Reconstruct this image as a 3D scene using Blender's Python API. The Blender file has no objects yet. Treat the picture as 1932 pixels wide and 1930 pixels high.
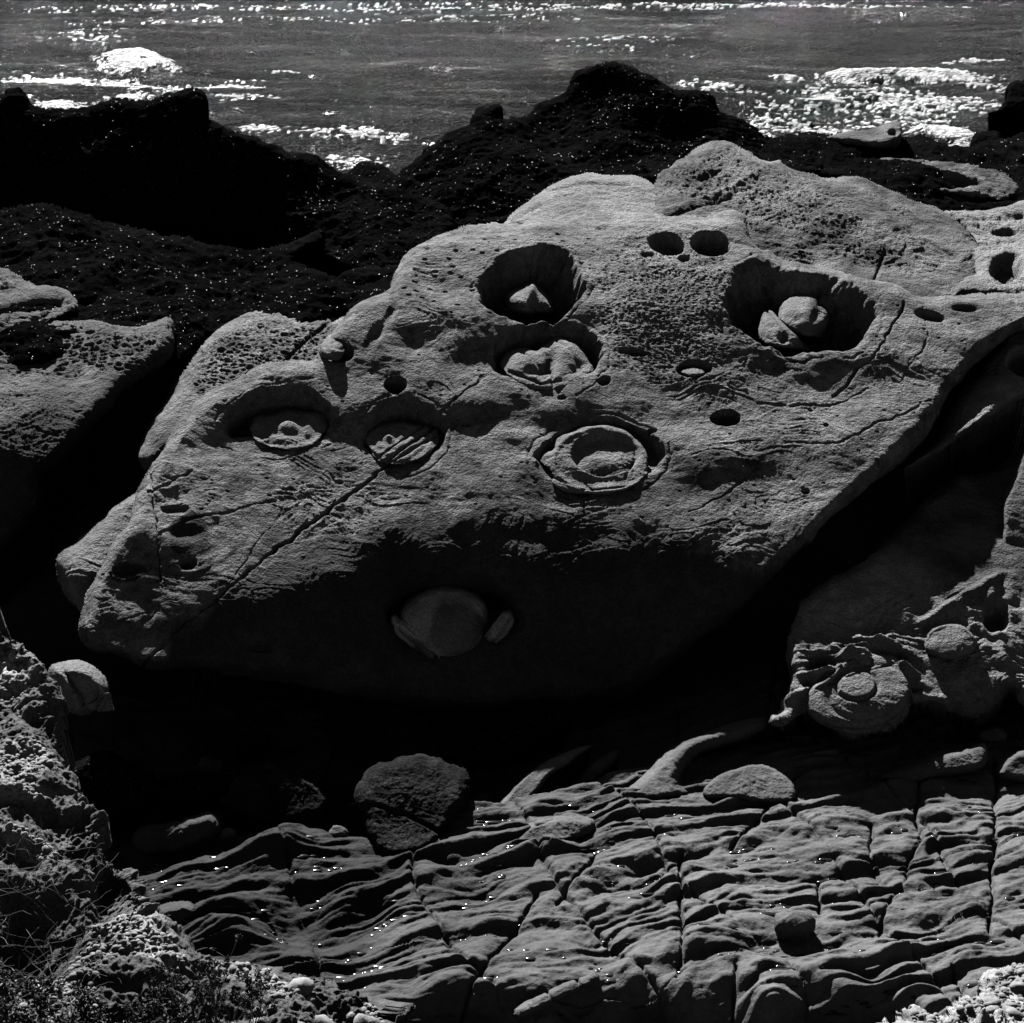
import bpy, math
import numpy as np
from mathutils import Vector

# ------------------------------------------------------------------ camera, sky, sun, exposure
scene = bpy.context.scene
COL = scene.collection
CAM = np.array([0.0, 0.0, 10.0])
PITCH = math.radians(22.0)
T = math.tan(math.radians(15.0))
cd = bpy.data.cameras.new('camera'); cam = bpy.data.objects.new('camera', cd); COL.objects.link(cam)
cam.location = CAM; cam.rotation_euler = (math.radians(90) - PITCH, 0, 0)
cd.sensor_fit = 'HORIZONTAL'; cd.angle = math.radians(30.0); cd.clip_end = 20000; cd.clip_start = 0.1
scene.camera = cam

SUN_EL, SUN_AZ = math.radians(35.5), math.radians(-14.0)      # azimuth from +Y (view direction), negative = left
world = bpy.data.worlds.new('World'); scene.world = world; world.use_nodes = True
nt = world.node_tree; nt.nodes.clear()
sky = nt.nodes.new('ShaderNodeTexSky'); sky.sky_type = 'NISHITA'; sky.sun_disc = False
sky.air_density = .35; sky.dust_density = .2; sky.ozone_density = 6.0; sky.sun_elevation = SUN_EL; sky.sun_rotation = SUN_AZ
sep = nt.nodes.new('ShaderNodeSeparateColor'); bg = nt.nodes.new('ShaderNodeBackground'); wo = nt.nodes.new('ShaderNodeOutputWorld')
bg.inputs['Strength'].default_value = 0.055
nt.links.new(sky.outputs[0], sep.inputs[0])                   # black and white film behind a red filter: only the red channel counts
nt.links.new(sep.outputs[0], bg.inputs['Color']); nt.links.new(bg.outputs[0], wo.inputs['Surface'])

sd = bpy.data.lights.new('sun', 'SUN'); sun = bpy.data.objects.new('sun', sd); COL.objects.link(sun)
sd.energy = 5.0; sd.angle = math.radians(0.5); sd.color = (1, 1, 1)
sv = Vector((math.sin(SUN_AZ) * math.cos(SUN_EL), math.cos(SUN_AZ) * math.cos(SUN_EL), math.sin(SUN_EL)))
sun.rotation_euler = sv.to_track_quat('Z', 'Y').to_euler(); sun.location = sv * 60
vs = scene.view_settings
vs.view_transform = 'Standard'; vs.look = 'None'; vs.exposure = 0.95
scene.cycles.diffuse_bounces = 0; vs.gamma = 1.0

# ------------------------------------------------------------------ numeric helpers
F = np.array([0, math.cos(PITCH), -math.sin(PITCH)]); U = np.array([0, math.sin(PITCH), math.cos(PITCH)])
def ray(px, py):                                              # viewing ray through a picture point, scaled to one metre of ground distance
    a = (np.asarray(px, float) - 966) / 966 * T; b = -(np.asarray(py, float) - 965) / 966 * T
    d = F + a[..., None] * np.array([1.0, 0, 0]) + b[..., None] * U
    return d / d[..., 1:2]
def tanpy(py):
    return -ray(966.0 * np.ones_like(py, dtype=float), py)[..., 2]
def to_px(P):
    q = P - CAM; w = q @ F
    return 966 + (q[..., 0] / w) / T * 966, 965 - ((q @ U) / w) / T * 966
def zpt(px, py, z):                                           # world point at height z under a picture point
    d = ray(px, py); t = (CAM[2] - z) / -d[..., 2]
    return CAM + d * t[..., None]

rng0 = np.random.RandomState(7)
PERM = rng0.permutation(256); PERM = np.concatenate([PERM, PERM, PERM]).astype(np.int32)
G = rng0.normal(size=(256, 3)); G /= np.linalg.norm(G, axis=1)[:, None]; G = G.astype(np.float32)
def perlin(P):
    P = P.astype(np.float32); I = np.floor(P).astype(np.int32); f = P - I; I &= 255
    u = f * f * f * (f * (f * 6 - 15) + 10); out = 0
    for dx in (0, 1):
        wx = u[..., 0] if dx else 1 - u[..., 0]; A = PERM[I[..., 0] + dx]
        for dy in (0, 1):
            wy = wx * (u[..., 1] if dy else 1 - u[..., 1]); B = PERM[A + I[..., 1] + dy]
            for dz in (0, 1):
                w = wy * (u[..., 2] if dz else 1 - u[..., 2]); g = G[PERM[B + I[..., 2] + dz]]
                out = out + w * (g[..., 0] * (f[..., 0] - dx) + g[..., 1] * (f[..., 1] - dy) + g[..., 2] * (f[..., 2] - dz))
    return out * 1.5
def fbm(P, freq, octs, gain=0.5, seed=0.0, ridge=False):
    o = 0; a = 1.0
    for k in range(octs):
        n = perlin(P * np.float32(freq) + np.float32(seed + 17.3 * k))
        if ridge: n = 0.5 - np.abs(n) * 2
        o = o + a * n; a *= gain; freq *= 2.03
    return o
RA = rng0.rand(65536, 3).astype(np.float32)
def worley(x, y, seed=0):                                     # nearest and second-nearest feature distances, id
    X = np.floor(x).astype(np.int64); Y = np.floor(y).astype(np.int64)
    d1 = np.full(x.shape, 9.0, np.float32); d2 = d1.copy(); idv = np.zeros(x.shape, np.float32)
    for i in (-1, 0, 1):
        for j in (-1, 0, 1):
            h = ((X + i) * 7919 + (Y + j) * 104729 + seed * 1013) & 65535
            r = RA[h]; d = np.hypot(X + i + .1 + .8 * r[..., 0] - x, Y + j + .1 + .8 * r[..., 1] - y)
            n = d < d1; d2 = np.where(n, d1, np.minimum(d2, d)); idv = np.where(n, r[..., 2], idv); d1 = np.where(n, d, d1)
    return d1, d2, idv
def ss(a, b, x):
    t = np.clip((x - a) / (b - a), 0, 1); return t * t * (3 - 2 * t)

def tps(ctrl):
    c = np.array([[p[0], p[1]] for p in ctrl], float) / 1000
    v = np.array([p[2] if len(p) == 3 else (CAM[2] - p[3]) / tanpy(np.array(float(p[1]))) for p in ctrl], float)
    n = len(c); K = lambda r2: np.where(r2 > 1e-12, 0.5 * r2 * np.log(np.maximum(r2, 1e-12)), 0)
    r2 = ((c[:, None] - c[None]) ** 2).sum(-1); A = np.zeros((n + 3, n + 3)); A[:n, :n] = K(r2) + np.eye(n) * 1e-4
    A[:n, n] = 1; A[:n, n + 1:] = c; A[n, :n] = 1; A[n + 1:, :n] = c.T
    w = np.linalg.solve(A, np.concatenate([v, [0, 0, 0]]))
    def f(px, py):
        x = np.asarray(px) / 1000.; y = np.asarray(py) / 1000.; o = w[n] + w[n + 1] * x + w[n + 2] * y
        for i in range(n): o = o + w[i] * K((x - c[i, 0]) ** 2 + (y - c[i, 1]) ** 2)
        return o
    return f

def smooth_poly(pts, step=6.0, seed=0, jag=0.0):
    p = np.array(pts, float); n = len(p); out = []
    for i in range(n):
        a, b, c, d = p[i - 1], p[i], p[(i + 1) % n], p[(i + 2) % n]
        m = max(2, int(np.hypot(*(c - b)) / step)); t = (np.arange(m) / m)[:, None]
        out.append(.5 * (2 * b + (c - a) * t + (2 * a - 5 * b + 4 * c - d) * t * t + (3 * b - a - 3 * c + d) * t ** 3))
    o = np.concatenate(out)
    if jag:
        q = np.stack([o[:, 0], o[:, 1], np.full(len(o), seed * 37.0)], 1)
        o = o + jag * np.stack([fbm(q, 1 / 45., 4, .6, 3), fbm(q, 1 / 45., 4, .6, 31)], 1)
    return o
def sdist(poly, X, Y):                                        # signed distance to a closed polygon, + inside
    a = poly; b = np.roll(poly, -1, 0); best = np.full(X.shape, 1e9); ins = np.zeros(X.shape, bool)
    for (x0, y0), (x1, y1) in zip(a, b):
        dx, dy = x1 - x0, y1 - y0; L = dx * dx + dy * dy + 1e-9
        t = np.clip(((X - x0) * dx + (Y - y0) * dy) / L, 0, 1)
        best = np.minimum(best, (X - x0 - t * dx) ** 2 + (Y - y0 - t * dy) ** 2)
        if y0 != y1: ins ^= ((y0 > Y) != (y1 > Y)) & (X < (x1 - x0) * (Y - y0) / (y1 - y0) + x0)
    return np.where(ins, 1, -1) * np.sqrt(best)
def bil(A, gx, gy, X, Y):
    i = np.clip((X - gx[0]) / (gx[1] - gx[0]), 0, len(gx) - 1.001); j = np.clip((Y - gy[0]) / (gy[1] - gy[0]), 0, len(gy) - 1.001)
    i0 = i.astype(int); j0 = j.astype(int); u = i - i0; v = j - j0
    return (A[j0, i0] * (1 - u) + A[j0, i0 + 1] * u) * (1 - v) + (A[j0 + 1, i0] * (1 - u) + A[j0 + 1, i0 + 1] * u) * v
def pline(px, py, pts):
    best = np.full(px.shape, 1e9)
    for (x0, y0), (x1, y1) in zip(pts[:-1], pts[1:]):
        dx, dy = x1 - x0, y1 - y0; L = dx * dx + dy * dy + 1e-9
        t = np.clip(((px - x0) * dx + (py - y0) * dy) / L, 0, 1)
        best = np.minimum(best, (px - x0 - t * dx) ** 2 + (py - y0 - t * dy) ** 2)
    return np.sqrt(best)
def ell(px, py, cx, cy, rx, ry, rot=0):
    c, s = math.cos(math.radians(rot)), math.sin(math.radians(rot)); dx, dy = px - cx, py - cy
    return np.hypot((dx * c + dy * s) / rx, (-dx * s + dy * c) / ry)

def mesh_obj(name, V, Fc, mat, parent=None, attrs=None, smooth=True):
    me = bpy.data.meshes.new(name); V = np.ascontiguousarray(V, np.float32); Fc = np.ascontiguousarray(Fc, np.int32)
    k = Fc.shape[1]; me.vertices.add(len(V)); me.vertices.foreach_set('co', V.ravel())
    me.loops.add(Fc.size); me.loops.foreach_set('vertex_index', Fc.ravel())
    me.polygons.add(len(Fc)); me.polygons.foreach_set('loop_start', np.arange(0, Fc.size, k, dtype=np.int32))
    me.polygons.foreach_set('loop_total', np.full(len(Fc), k, np.int32))
    me.polygons.foreach_set('use_smooth', np.full(len(Fc), smooth, bool))
    for an, av in (attrs or {}).items():
        at = me.attributes.new(an, 'FLOAT', 'POINT'); at.data.foreach_set('value', np.ascontiguousarray(av, np.float32))
    me.update(calc_edges=True); me.materials.append(mat)
    o = bpy.data.objects.new(name, me); COL.objects.link(o)
    if parent is not None: o.parent = parent
    return o
def tag(o, label=None, cat=None, group=None, kind=None):
    for k, v in (('label', label), ('category', cat), ('group', group), ('kind', kind)):
        if v: o[k] = v
    return o

# ------------------------------------------------------------------ materials (all neutral: the photograph is black and white)
def mat(name, base, rough=0.9, vary=0.35, vscale=3.0, bump=0.4, bscale=60.0, spec=0.3, stain_shade=None, stain_rough=None, spots=0.0, bdist=0.01, ior=1.5, grain=.5):
    m = bpy.data.materials.new(name); m.use_nodes = True; n = m.node_tree.nodes; l = m.node_tree.links
    b = n['Principled BSDF']; b.inputs['Roughness'].default_value = rough; b.inputs['Specular IOR Level'].default_value = spec
    b.inputs['IOR'].default_value = ior
    tc = n.new('ShaderNodeTexCoord')
    def noise(sc, det=6, ro=.6):
        t = n.new('ShaderNodeTexNoise'); t.inputs['Scale'].default_value = sc; t.inputs['Detail'].default_value = det
        t.inputs['Roughness'].default_value = ro; l.new(tc.outputs['Object'], t.inputs['Vector']); return t.outputs[0]
    def M(op, a, c=None):
        t = n.new('ShaderNodeMath'); t.operation = op
        for i, v in enumerate((a, c)):
            if v is None: continue
            if isinstance(v, (int, float)): t.inputs[i].default_value = v
            else: l.new(v, t.inputs[i])
        return t.outputs[0]
    def ramp(v, lo, hi, a, c):
        t = n.new('ShaderNodeMapRange'); t.inputs['From Min'].default_value = lo; t.inputs['From Max'].default_value = hi
        t.inputs['To Min'].default_value = a; t.inputs['To Max'].default_value = c; l.new(v, t.inputs['Value']); return t.outputs[0]
    c = ramp(noise(vscale), .3, .7, base * (1 - vary), base * (1 + vary))
    c = M('MULTIPLY', c, ramp(noise(vscale * 9, 5), .3, .7, 1 - vary * .6, 1 + vary * .6))
    c = M('MULTIPLY', c, ramp(noise(bscale * 1.5, 4, .7), .35, .65, 1 - vary * grain, 1 + vary * grain))
    if spots: c = M('ADD', c, M('MULTIPLY', ramp(noise(bscale * .8, 2), .68, .74, 0, 1), spots))
    if stain_shade is not None:
        at = n.new('ShaderNodeAttribute'); at.attribute_name = 'stain_shade'; s = at.outputs['Fac']
        c = M('MULTIPLY', c, ramp(s, 0, 1, 1, stain_shade))
        if stain_rough is not None: l.new(ramp(s, 0, 1, rough, stain_rough), b.inputs['Roughness'])
    l.new(c, b.inputs['Base Color'])
    if bump:
        bp = n.new('ShaderNodeBump'); bp.inputs['Strength'].default_value = bump; bp.inputs['Distance'].default_value = bdist
        l.new(M('ADD', noise(bscale, 8, .65), M('MULTIPLY', noise(bscale * .25, 3), 2.0)), bp.inputs['Height']); l.new(bp.outputs[0], b.inputs['Normal'])
    return m
M_SAND = mat('sandstone', .27, .95, .36, 1.3, .9, 34, .12, stain_shade=.2, bdist=.034, grain=1.1)
M_CONC = mat('concretion_stone', .20, .93, .35, 4, .8, 38, .15, stain_shade=.3, bdist=.026, grain=1.1)
M_SHELF = mat('wet_bedrock', .125, .8, .36, 1.0, .6, 26, .12, stain_shade=.22, bdist=.014)
M_WEED = mat('weedy_bedrock', .07, .95, .6, 2.5, .8, 26, .02, stain_shade=.25, bdist=.02, grain=1.0)
M_DARK = mat('mussel_rock', .005, 1.0, .6, 1.3, .5, 25, .0, stain_shade=.4, bdist=.03, ior=1.02)
M_MUSSEL = mat('mussel_shell', .01, .3, .3, 20, .2, 90, .5, bdist=.003)
M_CONG = mat('conglomerate', .34, .9, .45, 5, .8, 60, .2, stain_shade=.18, bdist=.006)
M_COBB = mat('cobble_stone', .28, .8, .5, 1.7, .4, 80, .3, bdist=.004)
M_GRAVEL = mat('gravel', .05, .6, .6, 20, .3, 120, .4, bdist=.003)
M_STEM = mat('dry_stem', .05, .7, .3, 20, 0, 60, .3)
M_STRAW = mat('straw', .2, .7, .3, 20, 0, 60, .3)
M_LEAF = mat('leaf', .05, .6, .4, 10, 0, 60, .4)
M_FLOWER = mat('pale_flower', .55, .8, .2, 20, 0, 60, .2)
M_WET = mat('puddle_water', .02, .16, .0, 5, 0, 50, .8, ior=1.33)

# ------------------------------------------------------------------ rock sheets: real surfaces with depth, thickness and relief
DEBUG = {}
def sheet(name, outline, ctrl, material, s=1.6, ew=30, er=.5, relief=None, feats=None, stainf=None, parent=None,
          jag=3.0, skirt=1.2, Yf=None, lift=None, seed=1, closed=True, drop=1.0):
    poly = smooth_poly(outline, 6, seed, jag)
    x0, y0 = np.maximum(poly.min(0) - 2, [-60, -60]); x1, y1 = np.minimum(poly.max(0) + 2, [1990, 1990])
    cx = np.arange(x0, x1 + 8, 4.); cy = np.arange(y0, y1 + 8, 4.); CX, CY = np.meshgrid(cx, cy)
    SD = sdist(poly, CX, CY)
    gx = np.arange(x0, x1, s); gy = np.arange(y0, y1, s); X, Y = np.meshgrid(gx, gy)
    S = bil(SD, cx, cy, X, Y)
    f = Yf or tps(ctrl)
    D = bil(f(CX, CY), cx, cy, X, Y) if X.size > 40000 else f(X, Y)
    t = np.clip(S / ew, 0, 1); D = D + er * (1 - np.sqrt(np.clip(1 - (1 - t) ** 2, 0, 1)))
    P = CAM + ray(X, Y) * D[..., None]
    def normals(P):
        du = np.gradient(P, axis=1); dv = np.gradient(P, axis=0); N = np.cross(dv, du)
        N /= np.linalg.norm(N, axis=-1)[..., None] + 1e-12; flip = np.sum(N * (CAM - P), -1) < 0; N[flip] *= -1; return N
    if lift is not None:
        N = normals(P); dr = ray(X, Y); D = D - lift(X, Y, S) / np.clip(-np.sum(N * dr, -1), .35, 2); P = CAM + dr * D[..., None]
    N = normals(P); h = np.zeros(X.shape)
    if relief: h = h + relief(P, X, Y, S)
    if feats: h = h + feats(P, X, Y, S)
    P = P + N * h[..., None]
    keep = S > 0
    cell = keep[:-1, :-1] & keep[1:, :-1] & keep[:-1, 1:] & keep[1:, 1:]
    idx = np.arange(X.size).reshape(X.shape)
    a, b, c, d = idx[:-1, :-1][cell], idx[:-1, 1:][cell], idx[1:, 1:][cell], idx[1:, :-1][cell]
    Fc = np.stack([a, d, c, b], 1)
    used = np.zeros(X.size, bool); used[Fc.ravel()] = True; mp = np.cumsum(used) - 1
    V = P.reshape(-1, 3)[used]; Fc = mp[Fc]; st = (stainf(P, X, Y, S) if stainf else np.zeros(X.shape)).ravel()[used]
    if closed:                                                # carry the outline back and down so the rock is a solid
        E = np.concatenate([Fc[:, [0, 1]], Fc[:, [1, 2]], Fc[:, [2, 3]], Fc[:, [3, 0]]]); n = len(V)
        key = E[:, 0].astype(np.int64) * n + E[:, 1]; rev = E[:, 1].astype(np.int64) * n + E[:, 0]
        bd = E[~np.isin(key, rev)]; bv = np.unique(bd); m2 = np.full(n, -1); m2[bv] = np.arange(len(bv))
        q = V[bv]; dr = q - CAM; dr /= np.linalg.norm(dr, axis=1)[:, None]
        ctr = q.mean(0); prev = bv; rings = [V]; base = n
        faces = [Fc]; sts = [st]
        for k, (fw, dn, sh) in enumerate(((.25, .02, 0), (.7, .35, .06), (1.0, 1.0, .2))):
            nq = q + dr * skirt * fw + np.array([0, 0, -1.0]) * skirt * dn * drop; nq = nq + (ctr + dr * skirt - nq) * sh
            nb = base + np.arange(len(bv)); rings.append(nq); sts.append(np.zeros(len(bv)) + (st[bv] if len(st) else 0))
            cur = np.full(n, -1); cur[bv] = nb
            pv = np.full(n, -1); pv[bv] = prev
            faces.append(np.stack([pv[bd[:, 1]], pv[bd[:, 0]], cur[bd[:, 0]], cur[bd[:, 1]]], 1))
            prev = nb; base += len(bv)
        V = np.concatenate(rings); Fc = np.concatenate(faces); st = np.concatenate(sts)
    o = mesh_obj(name, V, Fc, material, parent, {'stain_shade': st})
    DEBUG[o.name] = (X, Y, S, P, N); o_data = (f, poly)
    return o, (gx, gy, P, normals(P), S)

def sandy(amp=1.0, flaky=.006, seed=0.0, fine=1.0):
    def r(P, X, Y, S):
        Q = P * np.array([1, 1, 1.6])
        w = np.stack([perlin(P * 1.3 + 9), perlin(P * 1.3 + 41), perlin(P * 1.3 + 77)], -1) * .3
        h = amp * (.075 * perlin(Q * .8 + seed) + .03 * perlin(Q * 2.1 + seed))
        h = h + fine * (.009 * fbm(Q + w, 5.0, 2, .5, seed))
        rough = ss(-.35, .45, perlin(P * .9 + seed + 4) + .5 * perlin(P * 3 + 8))
        h = h + fine * .0045 * (.25 + rough) * fbm(Q + w, 16, 3, .7, seed + 2)
        q = perlin(P * np.array([1.1, 2.4, 3.0]) * 1.4 + w * 3 + seed) * 3.2
        stp = q - np.floor(q); h = h + flaky * 1.6 * rough * (ss(0, .12, stp) - stp)          # thin spalled sheets
        return h
    return r
def craggy(amp=1.0, seed=0.0, cell=.07):
    def r(P, X, Y, S):
        h = amp * (.26 * fbm(P, .7, 2, .5, seed) * (.25 + .75 * ss(0, 45, S)) + .05 * fbm(P, 3, 2, .5, seed, ridge=True) + .012 * fbm(P, 9, 3, .6, seed))
        g = P + .03 * np.stack([perlin(P * 7 + 3), perlin(P * 7 + 13), perlin(P * 7 + 23)], -1)
        d1, d2, i = worley(g[..., 0] / cell, (g[..., 1] + g[..., 2] * 1.3) / cell, 3)
        return h + cell * .22 * (1 - d1 ** 2) * (.3 + i)
    return r
def honey(P, X, Y, cell=.09, depth=.035, seed=1, stretch=1.5):
    g = P + .04 * np.stack([perlin(P * 5 + 3), perlin(P * 5 + 13), perlin(P * 5 + 23)], -1)
    d1, d2, i = worley(g[..., 0] / cell, (g[..., 1] + g[..., 2]) * stretch / cell, seed)
    w = ss(.04, .5, d2 - d1)
    return -depth * .55 * w * (.3 + 1.1 * i)

# ================================================================== the setting
# ---- sea
def build_sea():
    th0, th1 = math.radians(6.2), math.radians(17.5)
    ya = 10 / np.tan(np.linspace(th1, th0, 620)); yb = ya[-1] * np.exp(np.linspace(0, 4.5, 40)[1:]); ys = np.concatenate([[20, 26], ya, yb])
    sa = np.linspace(-.33, .33, 760); so = np.array([.36, .45, .7, 1.2, 2.5, 6.0]); sx = np.concatenate([-so[::-1], sa, so])
    Sx, Yy = np.meshgrid(sx, ys); X = Sx * np.maximum(Yy, 30); P = np.stack([X, Yy, np.zeros_like(X)], -1)
    PX, PY = to_px(P); fade = 1 - ss(100, 400, Yy)
    def n(fx, fy, sd): return perlin(np.stack([X * fx, Yy * fy, np.full_like(X, sd)], -1))
    wx = 1.2 * n(.15, .2, 4.4)
    def n2(fx, fy, sd): return perlin(np.stack([(X + wx) * fx, (Yy + wx * .5 + .12 * X) * fy, np.full_like(X, sd)], -1))
    h = .30 * n2(.07, .28, 1.1) + .13 * n2(.25, .8, 2.2) + .08 * (0.5 - np.abs(n2(.5, 1.5, 7.7)) * 2)
    h = h + .03 * (0.5 - 2 * np.abs(n2(1.5, 3.4, 3.3))) + .012 * n2(4.1, 7.5, 5.5)
    foam_sparkle = np.zeros_like(h)
    def blob(cx, cy, rx, ry, rot, a, lift=0):
        nonlocal h, foam_sparkle
        e = ell(PX, PY, cx, cy, rx, ry, rot); w = np.exp(-e ** 2 * 1.2); foam_sparkle = foam_sparkle + a * w
        if lift: h = h + lift * np.exp(-e ** 2)
    for b in ((250, 112, 62, 17, 4, 1.7, .5), (310, 122, 35, 6, 14, 1.0, .1), (240, 128, 50, 6, 2, 1.0), (105, 145, 55, 9, 5, 1.1), (245, 154, 95, 9, 3, 1.25), (390, 158, 140, 10, 0, .75),
              (110, 195, 65, 12, 0, 1.5, .25), (245, 180, 70, 8, -4, 1.0), (470, 187, 80, 8, 2, .75), (440, 150, 60, 6, -4, .7), (60, 147, 90, 6, 0, .7),
              (600, 248, 90, 10, 4, .8, .1), (715, 252, 60, 12, 5, .8, .1), (640, 300, 90, 18, 3, .75), (840, 268, 40, 8, 0, .9), (500, 240, 50, 5, 0, .6),
              (1485, 137, 32, 5, 4, 1.4, .15), (1610, 138, 70, 8, 1, 1.5, .25), (1750, 140, 110, 7, 1, 1.5, .3), (1870, 155, 80, 8, 8, .9), (1345, 165, 60, 10, 8, .95),
              (1520, 185, 130, 22, -2, .5), (1680, 180, 120, 22, 4, .6), (1820, 190, 130, 18, 8, .58), (1440, 225, 90, 20, 0, .5), (1600, 215, 110, 14, -4, .4),
              (1745, 212, 100, 14, 12, .7), (1790, 250, 75, 14, 8, 1.6, .25), (1800, 275, 30, 8, 0, 1.1), (1560, 237, 80, 8, -4, .9), (1900, 255, 70, 14, -6, .8),
              (700, 5, 900, 8, 0, .5), (1500, 8, 500, 4, 1, .65), (1850, 104, 90, 4, -3, .8), (720, 30, 700, 12, 0, .3), (150, 60, 160, 30, 0, .28), (1150, 75, 200, 20, 0, .3), (520, 124, 60, 4, 0, .6)):
        blob(*b)
    pat = fbm(np.stack([X * 1.0 + wx, Yy * 2.4, X * 0 + 9.1], -1), 1.1, 5, .62, 2, ridge=False)
    lace = .5 - np.abs(perlin(np.stack([X * 1.2 + wx * 2, Yy * 2.6, X * 0 + 3.1], -1))) * 3
    f = foam_sparkle + .75 * pat + .15 * lace - .15 + .30 * perlin(np.stack([X * 4.3, Yy * 8.1, X * 0 + 2], -1))
    f = ss(.66, .86, f) * (foam_sparkle > .12)
    f = np.maximum(f, ss(.9, 1.3, foam_sparkle + .7 * pat)) * ss(.1, .3, foam_sparkle)
    f = f * (.35 + .65 * ss(-.25, .25, perlin(np.stack([X * 3.1, Yy * 6.5, X * 0 + 7], -1)) + .5 * perlin(np.stack([X * 7.1, Yy * 13, X * 0 + 9], -1)) + .35 * (foam_sparkle - .8)))
    sparkle = perlin(np.stack([X * 5.3, Yy * 6.1, X * 0 + 27], -1)) + .5 * perlin(np.stack([X * .9, Yy * 1.7, X * 0 + 29], -1))
    f = np.maximum(f, ss(.50, .62, sparkle + .5 * np.clip(foam_sparkle, 0, .55)) * ss(.12, .3, foam_sparkle))  # white flecks painted into the foam mask for sun sparkle
    h = h + f * .03 * (1 + fbm(P, 3.5, 3, .6, 8)) * 1.4
    P[..., 2] = -.15 + h * fade
    P[:2, :, 2] = -.5
    nr, nc = X.shape; idx = np.arange(nr * nc).reshape(nr, nc)
    Fc = np.stack([idx[:-1, :-1].ravel(), idx[:-1, 1:].ravel(), idx[1:, 1:].ravel(), idx[1:, :-1].ravel()], 1)
    m = bpy.data.materials.new('sea_water'); m.use_nodes = True; nn = m.node_tree.nodes; l = m.node_tree.links; b = nn['Principled BSDF']
    at = nn.new('ShaderNodeAttribute'); at.attribute_name = 'stain_shade'
    def mr(v, a, c):
        t = nn.new('ShaderNodeMapRange'); t.inputs['To Min'].default_value = a; t.inputs['To Max'].default_value = c; l.new(v, t.inputs['Value']); return t.outputs[0]
    l.new(mr(at.outputs['Fac'], .02, .75), b.inputs['Base Color']); l.new(mr(at.outputs['Fac'], .08, .8), b.inputs['Roughness'])
    b.inputs['IOR'].default_value = 1.33; l.new(mr(at.outputs['Fac'], .15, .5), b.inputs['Specular IOR Level'])
    tc = nn.new('ShaderNodeTexCoord'); mp = nn.new('ShaderNodeMapping'); mp.inputs['Scale'].default_value = (7.0, 12.0, 3); l.new(tc.outputs['Object'], mp.inputs['Vector'])
    t1 = nn.new('ShaderNodeTexNoise'); t1.inputs['Scale'].default_value = 1.1; t1.inputs['Detail'].default_value = 2.5; t1.inputs['Roughness'].default_value = .6; l.new(mp.outputs[0], t1.inputs['Vector'])
    m2 = nn.new('ShaderNodeMapping'); m2.inputs['Scale'].default_value = (.10, .55, 1); l.new(tc.outputs['Object'], m2.inputs['Vector'])
    t2 = nn.new('ShaderNodeTexNoise'); t2.inputs['Scale'].default_value = 1.0; t2.inputs['Detail'].default_value = 4; l.new(m2.outputs[0], t2.inputs['Vector'])
    r2 = nn.new('ShaderNodeMapRange'); r2.inputs['From Min'].default_value = .35; r2.inputs['From Max'].default_value = .65; r2.inputs['To Min'].default_value = .45; r2.inputs['To Max'].default_value = 1.0; l.new(t2.outputs[0], r2.inputs['Value'])
    bp = nn.new('ShaderNodeBump'); l.new(r2.outputs[0], bp.inputs['Strength']); bp.inputs['Distance'].default_value = .33
    l.new(t1.outputs[0], bp.inputs['Height']); l.new(bp.outputs[0], b.inputs['Normal'])
    tag(mesh_obj('sea', P.reshape(-1, 3), Fc, m, None, {'stain_shade': f.ravel()}), kind='structure')
build_sea()

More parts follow.
